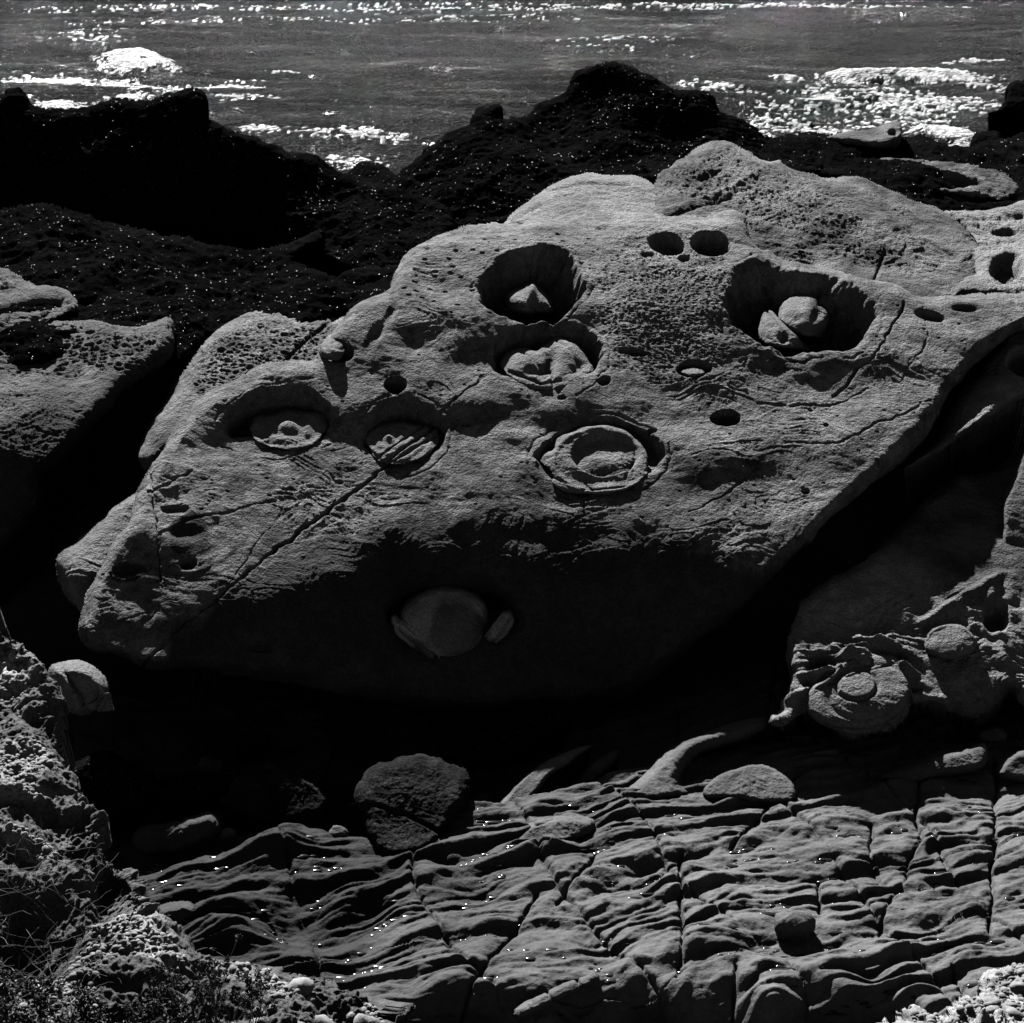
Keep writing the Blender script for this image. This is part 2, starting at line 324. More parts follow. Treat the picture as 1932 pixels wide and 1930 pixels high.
# ---- ground: one sheet, finely cut where the bare wet bedrock shows
WETQ = []
def build_ground():
    def axis(lo, hi, step, out):
        a = np.arange(lo, hi, step); e = np.array(out, float); return np.concatenate([lo - e[::-1], a, hi + e])
    xs = axis(-4.3, 5.4, .0105, [.1, .3, .6, 1, 1.6, 2.5, 4, 6, 9, 14, 22, 40]); ys = np.concatenate([np.array([-30, -12, 0, 6, 9, 10.5, 11.3]), np.arange(11.6, 18.6, .0115), 18.6 + np.array([.1, .3, .6, 1, 1.6, 2.5, 4, 6, 9, 12, 14, 17, 22])])
    X, Y = np.meshgrid(xs, ys); PX, PY = to_px(np.stack([X, Y, np.full_like(X, .6)], -1))
    P0 = np.stack([X, Y, X * 0], -1)
    w1 = perlin(P0 * .7 + 3); w2 = perlin(P0 * 2.2 + 8); w3 = perlin(P0 * 1.1 + 80)
    z = np.full(X.shape, .6)
    # strata: steps with a steep face to the camera, dipping gently away to the sea
    th = math.radians(17); q = Y * math.cos(th) - X * math.sin(th) + .16 * w1 + .05 * w2
    v = X * math.cos(th) + Y * math.sin(th)
    amp = .055 + .05 * w3
    blkid = np.floor((v + .25 * w1 + .5 * perlin(P0 * .5 + 60)) / 1.15) * 7 + np.floor((q + .3 * w3) / 1.1) * 13
    bx = ((v + .25 * w1 + .5 * perlin(P0 * .5 + 60)) / 1.15) % 1.0
    ph = RA[(blkid.astype(np.int64) * 7919) & 65535]
    def saw(q, p, sharp):
        t = (q / p) % 1.0; sharp = sharp * .7; return np.where(t < sharp, ss(0, sharp, t), 1 - (t - sharp) / (1 - sharp))
    blk = perlin(np.stack([v * .55, q * .9, X * 0 + 5], -1))
    q1 = q + .26 * blk + .10 * ph[..., 0] + .05 * perlin(np.stack([v * 2.2, q * 3, X * 0 + 9], -1))
    z = z + np.clip(amp, .01, .13) * .95 * saw(q1, .44, .32) + .03 * saw(q1 + .12 * w2 + .11, .19, .4) * np.clip(.6 + 1.4 * w3 + ph[..., 1] - .5, 0, 1.6) + .03 * (ph[..., 2] - .5) - .045 * np.exp(-((np.minimum(bx, 1 - bx) * 1.15) / .02) ** 2) * ss(-.15, .15, w3 + .2) + .010 * saw(q1 * 1.0 + .05 * w2, .085, .4) * ss(-.3, .3, perlin(P0 * 1.6 + 33))
    z = z + .05 * np.abs(perlin(np.stack([v * 1.5 + 3, q * 3.2, X * 0 + 15], -1))) + .022 * np.abs(perlin(np.stack([v * 4 + 3, q * 8, X * 0 + 25], -1)))
    z = z + .05 * perlin(np.stack([v * .9, q * 2.6, X * 0], -1)) + .03 * perlin(np.stack([v * 2.5, q * 6, X * 0 + 3], -1)) + .010 * perlin(np.stack([v * 8, q * 16, X * 0 + 7], -1)) + .004 * fbm(P0, 18, 2)
    z = z + .06 * perlin(P0 * 1.1 + 20)
    joints = [((1735, 1450), (1728, 1600), (1712, 1660), (1680, 1710), (1655, 1760)), ((1880, 1440), (1878, 1600), (1870, 1770)), ((1285, 1615), (1284, 1720), (1286, 1800), (1270, 1850)),
              ((1120, 1620), (1075, 1680), (1050, 1710)), ((1010, 1690), (940, 1800), (860, 1900)), ((1545, 1660), (1548, 1720)), ((1640, 1560), (1660, 1680)), ((1500, 1470), (1420, 1560), (1380, 1600)), ((1390, 1830), (1395, 1900)), ((1800, 1830), (1830, 1930))]
    wob = 12 * perlin(P0 * 2 + 5) + 3 * perlin(P0 * 8 + 6)
    for j in joints:
        d = pline(PX + wob, PY, j); z = z - .07 * (.5 + ss(-.4, .3, perlin(P0 * 1.3 + j[0][0]))) * np.exp(-(d / 2.8) ** 2) - .025 * np.exp(-(d / 14) ** 2)
    for (cx, cy, rx, ry, rot, dp) in ((540, 1615, 140, 34, -2, -.22), (470, 1690, 120, 26, -8, -.14), (330, 1660, 70, 30, -10, -.12), (700, 1680, 90, 24, -12, -.12), (620, 1570, 60, 16, 0, -.12), (400, 1745, 70, 14, 0, -.1), (1560, 1790, 90, 20, -10, .10), (1620, 1745, 40, 18, 0, .06), (1050, 1745, 60, 22, -5, .08), (1140, 1795, 45, 20, 0, .05), (1240, 1640, 60, 12, -15, .07), (1330, 1700, 50, 14, 0, .05), (1500, 1660, 80, 12, -8, .06), (900, 1690, 90, 16, -8, .1), (1450, 1775, 60, 30, 0, .07), (860, 1625, 60, 16, -10, .09)):
        z = z - dp * np.exp(-ell(PX, PY, cx, cy, rx, ry, rot) ** 2)
    # channel under the big boulder, dark lower ground left, dark pool along the bottom
    gul = ss(0, 1, np.clip((pline(PX, PY, [(1932, 1430), (1440, 1440), (1180, 1470), (880, 1560), (600, 1560)]) * np.sign((1500 - .1 * (PX - 1100)) - PY)) / 60, 0, 1)) * (PY < 1560)
    z = z - .35 * gul * ss(1500, 1150, PX) - .12 * gul
    left = ss(840, 700, PX + .5 * (PY - 1600)); 
    z = z - .16 * left * (PY > 1400) + .10 * left * perlin(P0 * 1.7 + 30) * 1.3
    pool = ss(1850, 1935, PY + 30 * w2 + 30 * w1) * ss(700, 900, PX) * ss(1900, 1650, PX); z = z - .38 * pool
    near = ss(11.8, 9.5, Y); z = z * (1 - near) - 1.5 * near
    z = np.where(Y > 19.5, np.minimum(z, .5), z)
    z = z - 1.5 * ss(36, 40, Y); z = z - 1.2 * ss(16, 40, np.abs(X))
    # rear: ground rises under the terraces behind the boulder
    z = z + 2.3 * ss(19.8, 23.5, Y) * (1 - ss(31, 38, Y))
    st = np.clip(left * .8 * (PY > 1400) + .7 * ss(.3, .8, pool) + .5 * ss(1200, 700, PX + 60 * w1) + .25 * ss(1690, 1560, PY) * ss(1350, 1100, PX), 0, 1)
    nr, nc = X.shape; idx = np.arange(nr * nc).reshape(nr, nc)
    Fc = np.stack([idx[:-1, :-1].ravel(), idx[:-1, 1:].ravel(), idx[1:, 1:].ravel(), idx[1:, :-1].ravel()], 1)
    tag(mesh_obj('ground', np.stack([X, Y, z], -1).reshape(-1, 3), Fc, M_SHELF, None, {'stain_shade': st.ravel()}), kind='structure')
    # water caught in the grooves
    lap = z - (np.roll(z, 6, 0) + np.roll(z, -6, 0) + np.roll(z, 6, 1) + np.roll(z, -6, 1)) / 4
    return X, Y, z, PX, PY, lap
GX, GY, GZ, GPX, GPY, GLAP = build_ground()
def ground_z(x, y):
    i = np.clip(np.searchsorted(GX[0], x), 0, GX.shape[1] - 1); j = np.clip(np.searchsorted(GY[:, 0], y), 0, GX.shape[0] - 1)
    return GZ[j, i]

exec_parts = []
# ================================================================== rocks
# ---- the big boulder
MAIN_CTRL = [(735, 545, 22.0), (830, 440, 23.3), (1000, 405, 24.15), (1200, 402, 24.3), (1395, 400, 24.15), (1500, 480, 22.9), (1650, 535, 22.5), (1760, 562, 22.2), (1932, 560, 22.0),
    (1932, 600, 21.6), (1740, 780, 20.1), (1600, 915, 19.1), (1450, 1080, 18.1), (1330, 1200, 17.85), (1150, 1300, 17.8), (800, 1345, 17.45), (500, 1300, 16.95), (270, 1258, 16.55), (150, 1200, 16.7),
    (160, 1100, 17.25), (280, 880, 18.8), (450, 715, 20.3), (1000, 440, 23.35), (1000, 500, 22.55), (1000, 600, 21.62), (1000, 700, 20.76), (1000, 800, 19.96), (1000, 900, 19.22), (1000, 960, 18.78), (1000, 1000, 18.52), (1000, 1100, 18.05), (1000, 1200, 17.85),
    (1300, 440, 23.4), (1300, 500, 22.6), (1300, 600, 21.67), (1300, 700, 20.8), (1300, 800, 20.0), (1300, 900, 19.26), (1300, 1000, 18.56), (1550, 700, 20.85), (1500, 850, 19.65), (1700, 640, 21.4),
    (600, 800, 19.85), (600, 900, 19.12), (600, 1000, 18.40), (600, 1100, 17.78), (600, 1200, 17.38), (400, 900, 18.9), (400, 1000, 18.13), (400, 1100, 17.45), (300, 1180, 16.97)]
MAIN_OUT = [(735, 545), (752, 510), (790, 465), (835, 437), (900, 418), (1000, 413), (1100, 404), (1125, 408), (1200, 409), (1300, 408), (1385, 405), (1408, 418), (1418, 442), (1440, 468), (1480, 488), (1530, 503), (1580, 520), (1630, 535), (1700, 548), (1735, 562), (1800, 560), (1960, 553),
    (1960, 600), (1880, 650), (1820, 710), (1760, 790), (1690, 870), (1600, 950), (1520, 1030), (1430, 1110), (1330, 1200), (1250, 1270), (1120, 1330), (950, 1345), (800, 1340), (680, 1310), (560, 1285), (440, 1275), (350, 1262), (272, 1258), (235, 1242), (180, 1232), (150, 1200), (155, 1150), (175, 1090), (205, 1030), (240, 985), (262, 940), (275, 900),
    (285, 865), (315, 820), (345, 780), (375, 750), (415, 732), (455, 718), (480, 700), (505, 688), (560, 682), (590, 683), (605, 660), (640, 610), (665, 580), (695, 560)]
PITS = [  # cx, cy, rx, ry, rot, depth, wall
    (1003, 537, 98, 72, -4, 1.05, .30), (1032, 672, 108, 72, -4, .62, .22), (1505, 592, 142, 84, 12, .80, .25), (1440, 535, 64, 52, 0, .45, .5), (526, 792, 106, 61, -6, .50, .2), (762, 820, 80, 66, -5, .38, .16), (1130, 862, 121, 78, -8, .27, .12),
    (860, 1165, 130, 88, 8, .6, .25), (746, 728, 22, 17, 0, .34, .25), (1310, 694, 33, 17, 0, .26, .2), (1370, 787, 29, 19, 0, .34, .2), (1258, 458, 36, 18, 0, .22, .4), (1342, 455, 40, 23, 8, .42, .4), (1290, 478, 16, 7, 0, .06, .5), (1222, 481, 16, 9, 0, .05, .5),
    (1140, 718, 15, 10, -20, .09, .5), (1232, 806, 10, 6, 0, .08, .5), (355, 1060, 18, 13, 0, .14, .4), (1195, 664, 30, 8, 3, .1, .4), (628, 664, 40, 20, 10, .3, .4), (706, 640, 16, 44, 28, .06, .9), (735, 600, 12, 30, 30, .04, .9), (1140, 428, 22, 8, 0, .07, .8), (240, 1075, 34, 14, -10, .07, .6),
    (1520, 930, 9, 6, 0, .05, .5), (1558, 812, 6, 5, 0, .05, .5), (1060, 752, 10, 5, 0, .03, .5), (350, 1010, 40, 20, 0, .05, .8), (330, 965, 30, 12, 10, .06, .5), (1740, 930, 12, 8, 0, .05, .5), (1755, 605, 34, 12, 10, .12, .7), (1820, 585, 36, 10, 0, .09, .8), (640, 905, 8, 4, 0, .03, .5), (548, 925, 7, 4, 0, .03, .5), (495, 1225, 30, 9, 0, .06, .6), (880, 800, 9, 6, 0, .04, .5)]
CRACKS = [([(860, 755), (800, 805), (715, 882), (655, 935), (580, 995), (500, 1055), (400, 1135), (330, 1190), (268, 1260)], 3.2, .06), ([(730, 872), (665, 925), (590, 985), (510, 1048)], 3, .05), ([(1318, 468), (1345, 520), (1395, 600), (1440, 655), (1500, 690)], 2.2, .03),
    ([(1705, 585), (1680, 630), (1650, 680), (1620, 700), (1595, 730), (1570, 745)], 3, .07), ([(285, 880), (288, 960), (298, 1030), (302, 1090)], 2, .05), ([(1285, 425), (1340, 432), (1400, 455), (1440, 472)], 5, .05), ([(860, 755), (930, 705), (1010, 650)], 2, .02), ([(990, 650), (850, 765)], 2, .02),
    ([(350, 1200), (420, 1120), (490, 1020), (540, 960)], 2, .015), ([(1440, 870), (1380, 930), (1300, 965)], 2.5, .025), ([(1500, 845), (1580, 850), (1680, 800), (1740, 760)], 2.5, .03), ([(1430, 760), (1490, 768), (1560, 765), (1640, 735)], 3, .035), ([(280, 930), (340, 900), (360, 890)], 3, .04),
    ([(300, 1010), (350, 985), (430, 975), (520, 950)], 3, .02), ([(150, 1195), (200, 1180), (280, 1150)], 2, .02), ([(1740, 590), (1755, 640), (1700, 720)], 2, .03), ([(210, 1230), (300, 1150)], 2, .02), ([(1100, 940), (1107, 975)], 3, .03)]
def main_feats(P, X, Y, S):
    h = np.zeros(X.shape); wb = .12 * perlin(P * 2.1 + 50) + .06 * perlin(P * 5.3 + 60) + .03 * perlin(P * 13 + 61)
    for (cx, cy, rx, ry, rot, dp, wl) in PITS:
        R = max(rx, ry) * 1.7; m = (np.abs(X - cx) < R) & (np.abs(Y - cy) < R)
        if not m.any(): continue
        e = ell(X[m], Y[m], cx, cy, rx, ry, rot) + wb[m] * min(1, rx / 60)
        low = np.clip((Y[m] - cy) / ry, -1, 1); wv = wl + .25 * ss(0, 1, low)
        h[m] -= dp * (1 - ss(1 - np.minimum(wv, .9), 1.04, e)) * ((.95 - .32 * low) if dp >= .8 else (.06 + .95 * (1 - ss(-.6, .55, low))) if rx > 60 else (.9 - .4 * low)) + (.02 * dp * np.exp(-(np.maximum(e - .95, 0) / .12) ** 2) + .012 * np.exp(-((e - 1.13) / .025) ** 2) * (perlin(P[m] * 2 + 8) > -.15) if rx > 60 else 0)
    for pts, w, dp in CRACKS:
        p = np.array(pts); m = (X > p[:, 0].min() - 25) & (X < p[:, 0].max() + 25) & (Y > p[:, 1].min() - 25) & (Y < p[:, 1].max() + 25)
        if m.any():
            jw = wb[m] * 30 + 3 * perlin(P[m] * 9 + 4); d = pline(X[m] + jw, Y[m] + jw * .8, pts); h[m] -= .6 * dp * np.exp(-(d / (w * .75)) ** 2) * (.55 + .6 * np.clip(perlin(P[m] * 3 + 2) + .5, 0, 1))
    # fallen flakes along the lower left of the long crack: a small step
    hz = np.clip(1.35 - ell(X, Y, 1262, 575, 128, 118, 20) + .5 * wb * 4, 0, 1); m = hz > 0
    hz2 = np.zeros_like(h); hz2[m] = honey(P[m], X[m], Y[m], .085, .034, 2, 1.9); h += hz2 * ss(0, .6, hz)
    # scattered small pocks on the crown
    d1, d2, i = worley(P[..., 0] / .22, (P[..., 1] + P[..., 2]) / .16, 9)
    pk = (1 - ss(.08, .2, d1)) * (i > .55) * ss(.3, .0, ell(X, Y, 880, 500, 260, 90, 0) - .9); h -= .03 * pk
    pk2 = (1 - ss(.05, .13, d1)) * (i < .12); h -= .018 * pk2
    # shallow hollows that throw light and dark over the face
    for (cx, cy, rx, ry, rot, dp) in ((690, 720, 150, 40, -10, .07), (880, 620, 90, 50, 10, -.06), (790, 650, 60, 26, 0, .05), (1180, 600, 60, 90, 0, -.05), (1440, 700, 120, 30, 10, .05), (560, 760, 180, 40, -8, -.06), (1180, 440, 60, 40, 0, -.05), (900, 760, 100, 30, 0, -.04), (1620, 800, 100, 50, -30, -.06), (1400, 870, 120, 40, -10, -.05),
                                      (330, 940, 60, 20, -20, .06), (1560, 640, 200, 140, 10, -.10), (1130, 800, 220, 30, 0, .05)):
        h -= dp * np.exp(-ell(X, Y, cx, cy, rx, ry, rot) ** 2 * 1.3)
    return h
def main_stain_light(P, X, Y, S):
    n = fbm(P, 1.7, 5, .62, 12); drip = perlin(np.stack([P[..., 0] * 9, P[..., 1] * 1.2, P[..., 2] * 1.2], -1)); drip2 = perlin(np.stack([P[..., 0] * 24, P[..., 1] * 2, P[..., 2] * 2], -1))
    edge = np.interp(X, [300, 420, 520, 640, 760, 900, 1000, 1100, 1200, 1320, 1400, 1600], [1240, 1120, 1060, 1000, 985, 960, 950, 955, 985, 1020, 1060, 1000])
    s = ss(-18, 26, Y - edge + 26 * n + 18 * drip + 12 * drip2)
    s2 = .7 * ss(.1, .5, fbm(P, 2.6, 4, .6, 44) + .8 - 1.2 * ell(X, Y, 520, 900, 170, 60, -15)) * .6
    s3 = .9 * (1 - ss(.75, 1.05, ell(X, Y, 352, 1015, 44, 38, 10) + .3 * n)) + .8 * (1 - ss(.7, 1.1, ell(X, Y, 235, 1080, 38, 18, -10) + .4 * n))  # darker over two small hollows at lower left
    s4 = .45 * (1 - ss(.3, 1.2, ell(X, Y, 1060, 920, 330, 60, 0) + .8 * n))
    s0 = .26 * ss(425, 540, Y + 40 * n) + .34 * ss(.0, .5, fbm(P * np.array([1, 1.6, 1.6]), 2.3, 5, .7, 91)) + .22 * ss(.1, .3, perlin(P * 9 + 5) + .6 * perlin(P * 23 + 5))  # paler crest, darker face below: sunlight on the crest painted into the colour
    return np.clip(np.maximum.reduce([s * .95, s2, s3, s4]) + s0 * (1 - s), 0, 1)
main, mg = sheet('concretion_boulder', MAIN_OUT, MAIN_CTRL, M_SAND, s=1.3, ew=26, er=.6, relief=sandy(1.35, .008, 0), feats=main_feats, stainf=main_stain_light, jag=3, skirt=2.2, drop=.2)
tag(main, 'huge pale sandstone boulder full of round eye-like hollows, filling the middle of the view', 'boulder')

def surf(g, X, Y):                                            # base point and normal of a finished sheet
    gx, gy, P, N, S = g
    return np.stack([bil(P[..., k], gx, gy, X, Y) for k in range(3)], -1)
mainY = tps(MAIN_CTRL)
def knob(name, out, depth, dome, parent, label=None, ew=14, feats=None, rel=None, Yf=None, mt=None, st=None, p=.5, stainf=None, er=.1, kl=.66):
    q = np.array(out, float); cx, cy = (q.max(0) + q.min(0)) / 2; rx, ry = (q.max(0) - q.min(0)) / 2
    def lf(X, Y, S):
        e = np.clip(ell(X, Y, cx, cy, rx, ry), 0, 1); return -depth * (.72 + (.66 - kl) * .6 - kl * np.clip((Y - cy) / ry, -1, 1)) + dome * (1 - e ** 2) ** p
    o, g = sheet(name, out, None, mt or M_CONC, s=1.2, ew=ew, er=er, relief=rel or sandy(.25, .004, 3), feats=feats, parent=parent, jag=3, skirt=.12, drop=0, Yf=Yf or mainY, lift=lf, stainf=stainf)
    if label: o['label'] = label
    return o
def rings(cx, cy, rx, ry, rot, k, a):
    def f(P, X, Y, S):
        e = ell(X, Y, cx, cy, rx, ry, rot) + .05 * perlin(P * 5); return a * np.sin(e * k * 6.28)
    return f
def crackf(*cr):
    def f(P, X, Y, S):
        h = np.zeros(X.shape)
        for pts, w, dp in cr: h -= dp * np.exp(-(pline(X, Y, pts) / w) ** 2)
        return h
    return f
def both(*fs): return lambda P, X, Y, S: sum(f(P, X, Y, S) for f in fs)
def bumpf(*bs):
    def f(P, X, Y, S):
        h = np.zeros(X.shape)
        for cx, cy, rx, ry, rot, dp in bs: h += dp * np.exp(-ell(X, Y, cx, cy, rx, ry, rot) ** 2 * 1.4)
        return h
    return f
# dome with a broken peak in the uppermost hollow
knob('concretion', [(948, 585), (950, 560), (965, 540), (990, 533), (1018, 542), (1035, 562), (1052, 580), (1030, 592), (985, 594)], .56, .50, main, 'pointed grey dome', kl=.1, feats=both(bumpf((1002, 552, 12, 22, 0, .08), (1006, 572, 9, 12, 0, -.09), (1030, 580, 6, 14, -40, .04)), crackf(([(1000, 540), (992, 565), (1010, 590)], 3, .02))))
# broken lumps in the second hollow
knob('concretion', [(942, 690), (955, 665), (985, 655), (1010, 662), (1030, 648), (1050, 630), (1075, 638), (1095, 655), (1112, 680), (1118, 700), (1090, 725), (1040, 738), (985, 728)], .24, .13, main, 'broken lump split into ridges', ew=8, er=.04, feats=both(bumpf((990, 685, 28, 18, 20, .06), (1070, 665, 30, 22, 30, .08), (1035, 690, 12, 30, 30, -.10), (1010, 700, 30, 8, -10, -.05), (1085, 700, 30, 10, -30, -.04)), crackf(([(985, 668), (1030, 700)], 3, .03), ([(1050, 645), (1090, 690)], 3, .03), ([(1040, 690), (1045, 735)], 3, .04), ([(960, 700), (1020, 722), (1090, 712)], 3, .04))))
# dome and plates in the right hollow
knob('concretion', [(1465, 600), (1470, 570), (1490, 553), (1515, 548), (1545, 552), (1568, 575), (1570, 610), (1555, 635), (1525, 640), (1490, 625)], .44, .46, main, 'smooth round dome', kl=.15, feats=bumpf((1545, 590, 14, 22, 20, -.05), (1500, 600, 12, 10, 20, -.03), (1548, 570, 6, 6, 0, -.03)), stainf=lambda P, X, Y, S: .7 * (1 - ss(.6, 1.1, ell(X, Y, 1542, 578, 16, 20, 20) + .5 * perlin(P * 9))))
knob('split_plate', [(1428, 640), (1430, 600), (1448, 572), (1462, 580), (1490, 610), (1520, 645), (1535, 665), (1490, 660), (1450, 655)], .38, .34, main, kl=.3, feats=both(crackf(([(1455, 578), (1525, 645)], 3.2, .07), ([(1445, 585), (1505, 655)], 2, .03)), bumpf((1478, 635, 12, 12, 0, -.14), (1445, 605, 10, 20, 0, .04))))
# dished disc in the left hollow
knob('concretion', [(478, 830), (470, 800), (490, 780), (520, 778), (545, 770), (575, 772), (600, 778), (618, 790), (612, 815), (590, 840), (545, 850), (505, 845)], .17, .08, main, 'rough dished disc', ew=7, er=.03, feats=both(rings(545, 805, 70, 42, 0, 2.2, .010), bumpf((540, 805, 20, 10, 0, .05), (500, 815, 30, 24, 40, -.05), (590, 790, 20, 14, 0, .04), (575, 825, 16, 10, 0, -.03)), sandy(.2, .016, 7)))
knob('concretion', [(690, 840), (688, 815), (705, 797), (740, 792), (790, 795), (825, 803), (834, 825), (820, 850), (790, 868), (745, 876), (712, 868)], .13, .05, main, 'ringed disc crossed by a diagonal seam', ew=7, er=.03, feats=both(rings(735, 830, 60, 36, 0, 3.2, .005), bumpf((733, 826, 10, 6, 0, .04), (760, 845, 40, 14, -20, .02)), crackf(([(715, 878), (830, 797)], 3, .05), ([(735, 872), (838, 812)], 2.5, .03), ([(705, 868), (800, 800)], 2, .03), ([(690, 842), (720, 868), (790, 872), (830, 840)], 3, .02))))
knob('concretion', [(1018, 870), (1030, 855), (1048, 850), (1052, 828), (1085, 812), (1130, 803), (1175, 812), (1210, 838), (1222, 870), (1215, 900), (1190, 922), (1140, 934), (1080, 930), (1045, 915), (1040, 890)], .055, .03, main, 'raised ring round a smooth dish', ew=6, er=.02,
     feats=both(lambda P, X, Y, S: -.085 * (1 - ss(.82, 1.02, ell(X, Y, 1143, 855, 70, 42, -4) + .06 * perlin(P * 4))), lambda P, X, Y, S: .02 * np.exp(-((ell(X, Y, 1140, 868, 95, 60, -4) - 1) / .06) ** 2), bumpf((1080, 880, 40, 16, 20, .03), (1145, 865, 50, 20, 0, .045), (1140, 905, 50, 10, 0, -.03), (1195, 885, 10, 30, 10, -.02)), crackf(([(1100, 905), (1118, 925)], 2, .015), ([(1180, 900), (1200, 860)], 3, .02), ([(1040, 900), (1100, 925), (1180, 918)], 2, .012))))
M_PALE = mat('pale_concretion', .42, .93, .35, 4, .8, 38, .15, stain_shade=.3, bdist=.026, grain=1.1)
knob('concretion', [(755, 1180), (758, 1140), (790, 1108), (835, 1094), (880, 1102), (915, 1125), (928, 1160), (915, 1200), (880, 1232), (835, 1240), (790, 1215)], .34, .34, main, 'half-buried pale dome low on the overhang', mt=M_PALE, ew=20,
     stainf=lambda P, X, Y, S: .85 * (1 - ss(.75, 1.05, ell(X, Y, 860, 1185, 62, 60, -20) + .25 * perlin(P * 5))))
knob('rim_fold', [(738, 1160), (755, 1165), (790, 1190), (825, 1222), (845, 1250), (830, 1252), (790, 1230), (755, 1205), (735, 1185)], .05, .10, main, mt=M_PALE, feats=crackf(([(750, 1185), (790, 1215), (830, 1248)], 4, .06), ([(760, 1175), (815, 1225)], 2, .02)))
knob('rim_fold', [(905, 1215), (920, 1190), (945, 1155), (965, 1145), (975, 1165), (960, 1195), (935, 1215)], .08, .14, main, mt=M_PALE, feats=crackf(([(915, 1205), (950, 1160)], 2, .02), ([(930, 1212), (965, 1165)], 2.5, .03)))
knob('concretion', [(598, 675), (602, 652), (618, 632), (640, 624), (655, 638), (655, 662), (640, 678), (615, 682)], .16, .22, main, 'small egg-shaped knob on the left edge', feats=rings(640, 650, 30, 24, 0, 2, .006))
knob('concretion', [(1282, 704), (1290, 692), (1310, 688), (1328, 695), (1332, 706), (1310, 711)], .10, .06, main, 'little knob in a small pit', ew=8)

def rock(name, out, ctrl, m, label, cat='rock', group=None, **k):
    o, g = sheet(name, out, ctrl, m, **k); tag(o, label, cat, group); return o, g
def hcf(cell, depth, region=None, seed=1, stretch=1.5, base=None):
    def f(P, X, Y, S):
        w = 1.0 if region is None else ss(1.15, .75, ell(X, Y, *region) + .35 * perlin(P * 2 + 7))
        h = honey(P, X, Y, cell, depth, seed, stretch) * w * ss(0, 14, S)
        return h + (base(P, X, Y, S) if base else 0)
    return f
def pits(*ps):
    def f(P, X, Y, S):
        h = np.zeros(X.shape); wb = .15 * perlin(P * 3 + 5)
        for cx, cy, rx, ry, rot, dp, wl in ps: h -= dp * (1 - ss(1 - wl, 1, ell(X, Y, cx, cy, rx, ry, rot) + wb))
        return h
    return f

# ---- rocks leaning on the big boulder
rock('boulder', [(112, 1060), (125, 1040), (150, 1022), (185, 985), (215, 950), (250, 922), (275, 916), (300, 960), (260, 1050), (220, 1120), (170, 1170), (150, 1165), (125, 1130), (115, 1100)], [(112, 1060, 18.2), (190, 970, 18.9), (280, 920, 19.4), (150, 1160, 17.6), (250, 1050, 18.4), (160, 1090, 17.9)], M_SAND,
     'rough rounded lump clinging behind the left tip of the huge boulder', ew=26, er=.5, drop=.1, relief=sandy(1.0, .012, 13), seed=5, stainf=lambda P, X, Y, S: .35 + .3 * perlin(P * 2))
rock('honeycomb_rock', [(440, 600), (465, 583), (510, 577), (560, 588), (600, 590), (650, 580), (700, 590), (700, 680), (560, 740), (400, 800), (300, 880), (270, 880), (262, 850), (285, 800), (320, 755), (345, 705), (380, 655), (412, 615)],
     [(440, 600, 22.4), (510, 578, 22.9), (650, 582, 22.9), (700, 640, 22.4), (560, 690, 21.5), (400, 760, 20.7), (280, 870, 19.6), (345, 710, 21.1), (480, 640, 22.0)], M_SAND,
     'pale honeycombed rock behind the left shoulder of the huge boulder', ew=30, er=.6, relief=sandy(.8, .012, 23), feats=hcf(.10, .045, (500, 640, 170, 90, -30), 4, 1.4, crackf(([(640, 590), (560, 660), (480, 740)], 3, .05))), seed=6, stainf=lambda P, X, Y, S: np.clip(.35 + .5 * fbm(P, 2, 4, .6, 6), 0, 1))
rock('smooth_dome_rock', [(955, 415), (985, 390), (1010, 368), (1045, 345), (1085, 328), (1115, 323), (1160, 328), (1200, 330), (1232, 345), (1260, 380), (1260, 430), (1100, 440), (960, 430)],
     [(955, 415, 25.6), (1010, 368, 26.4), (1110, 323, 27.3), (1220, 345, 26.9), (1250, 420, 25.6), (1100, 420, 25.2), (1100, 370, 26.2)], M_SAND, 'smooth pale dome of rock just behind the crest of the huge boulder', ew=22, er=.5, relief=sandy(.5, .006, 33), seed=7,
     feats=crackf(([(1030, 360), (1100, 345), (1190, 350)], 2.5, .04), ([(960, 415), (1020, 385)], 3, .05)))
SL = [(1215, 405), (1225, 375), (1235, 340), (1262, 312), (1290, 290), (1325, 272), (1360, 265), (1385, 272), (1420, 288), (1455, 302), (1475, 298), (1500, 310), (1530, 318), (1560, 330), (1610, 332), (1655, 348), (1700, 368), (1745, 385), (1790, 405), (1825, 430), (1860, 470), (1960, 520), (1960, 590), (1700, 600), (1500, 540), (1380, 470), (1215, 440)]
rock('honeycomb_slab', SL, [(1225, 405, 25.6), (1235, 340, 26.9), (1330, 272, 28.3), (1385, 272, 28.3), (1475, 300, 27.6), (1560, 330, 27.0), (1700, 368, 26.6), (1825, 430, 25.9), (1950, 520, 24.6), (1950, 590, 23.2), (1700, 580, 23.3), (1500, 520, 24.2), (1380, 440, 25.1), (1450, 380, 26.1), (1600, 450, 25.0), (1300, 380, 26.1)],
     M_SAND, 'wide pitted sandstone slab rising behind the right half of the huge boulder', s=1.5, ew=26, er=.6, relief=sandy(1.3, .016, 43, 2.0), seed=8, stainf=lambda P, X, Y, S: np.clip(.48 + .5 * fbm(P, 1.5, 4, .6, 5), 0, 1),
     feats=both(hcf(.10, .045, (1440, 370, 220, 70, 18), 6, 1.8), hcf(.16, .04, (1330, 320, 90, 60, -20), 8, 1.5), crackf(([(1225, 410), (1290, 385), (1390, 350), (1470, 305)], 6, -.04), ([(1225, 425), (1310, 392), (1380, 370)], 4, .05), ([(1670, 470), (1640, 560)], 3, .04), ([(1720, 440), (1800, 480), (1850, 540)], 3, .02)),
                pits((1495, 306, 26, 7, 20, .2, .5), (1335, 330, 30, 7, -15, .08, .7))))
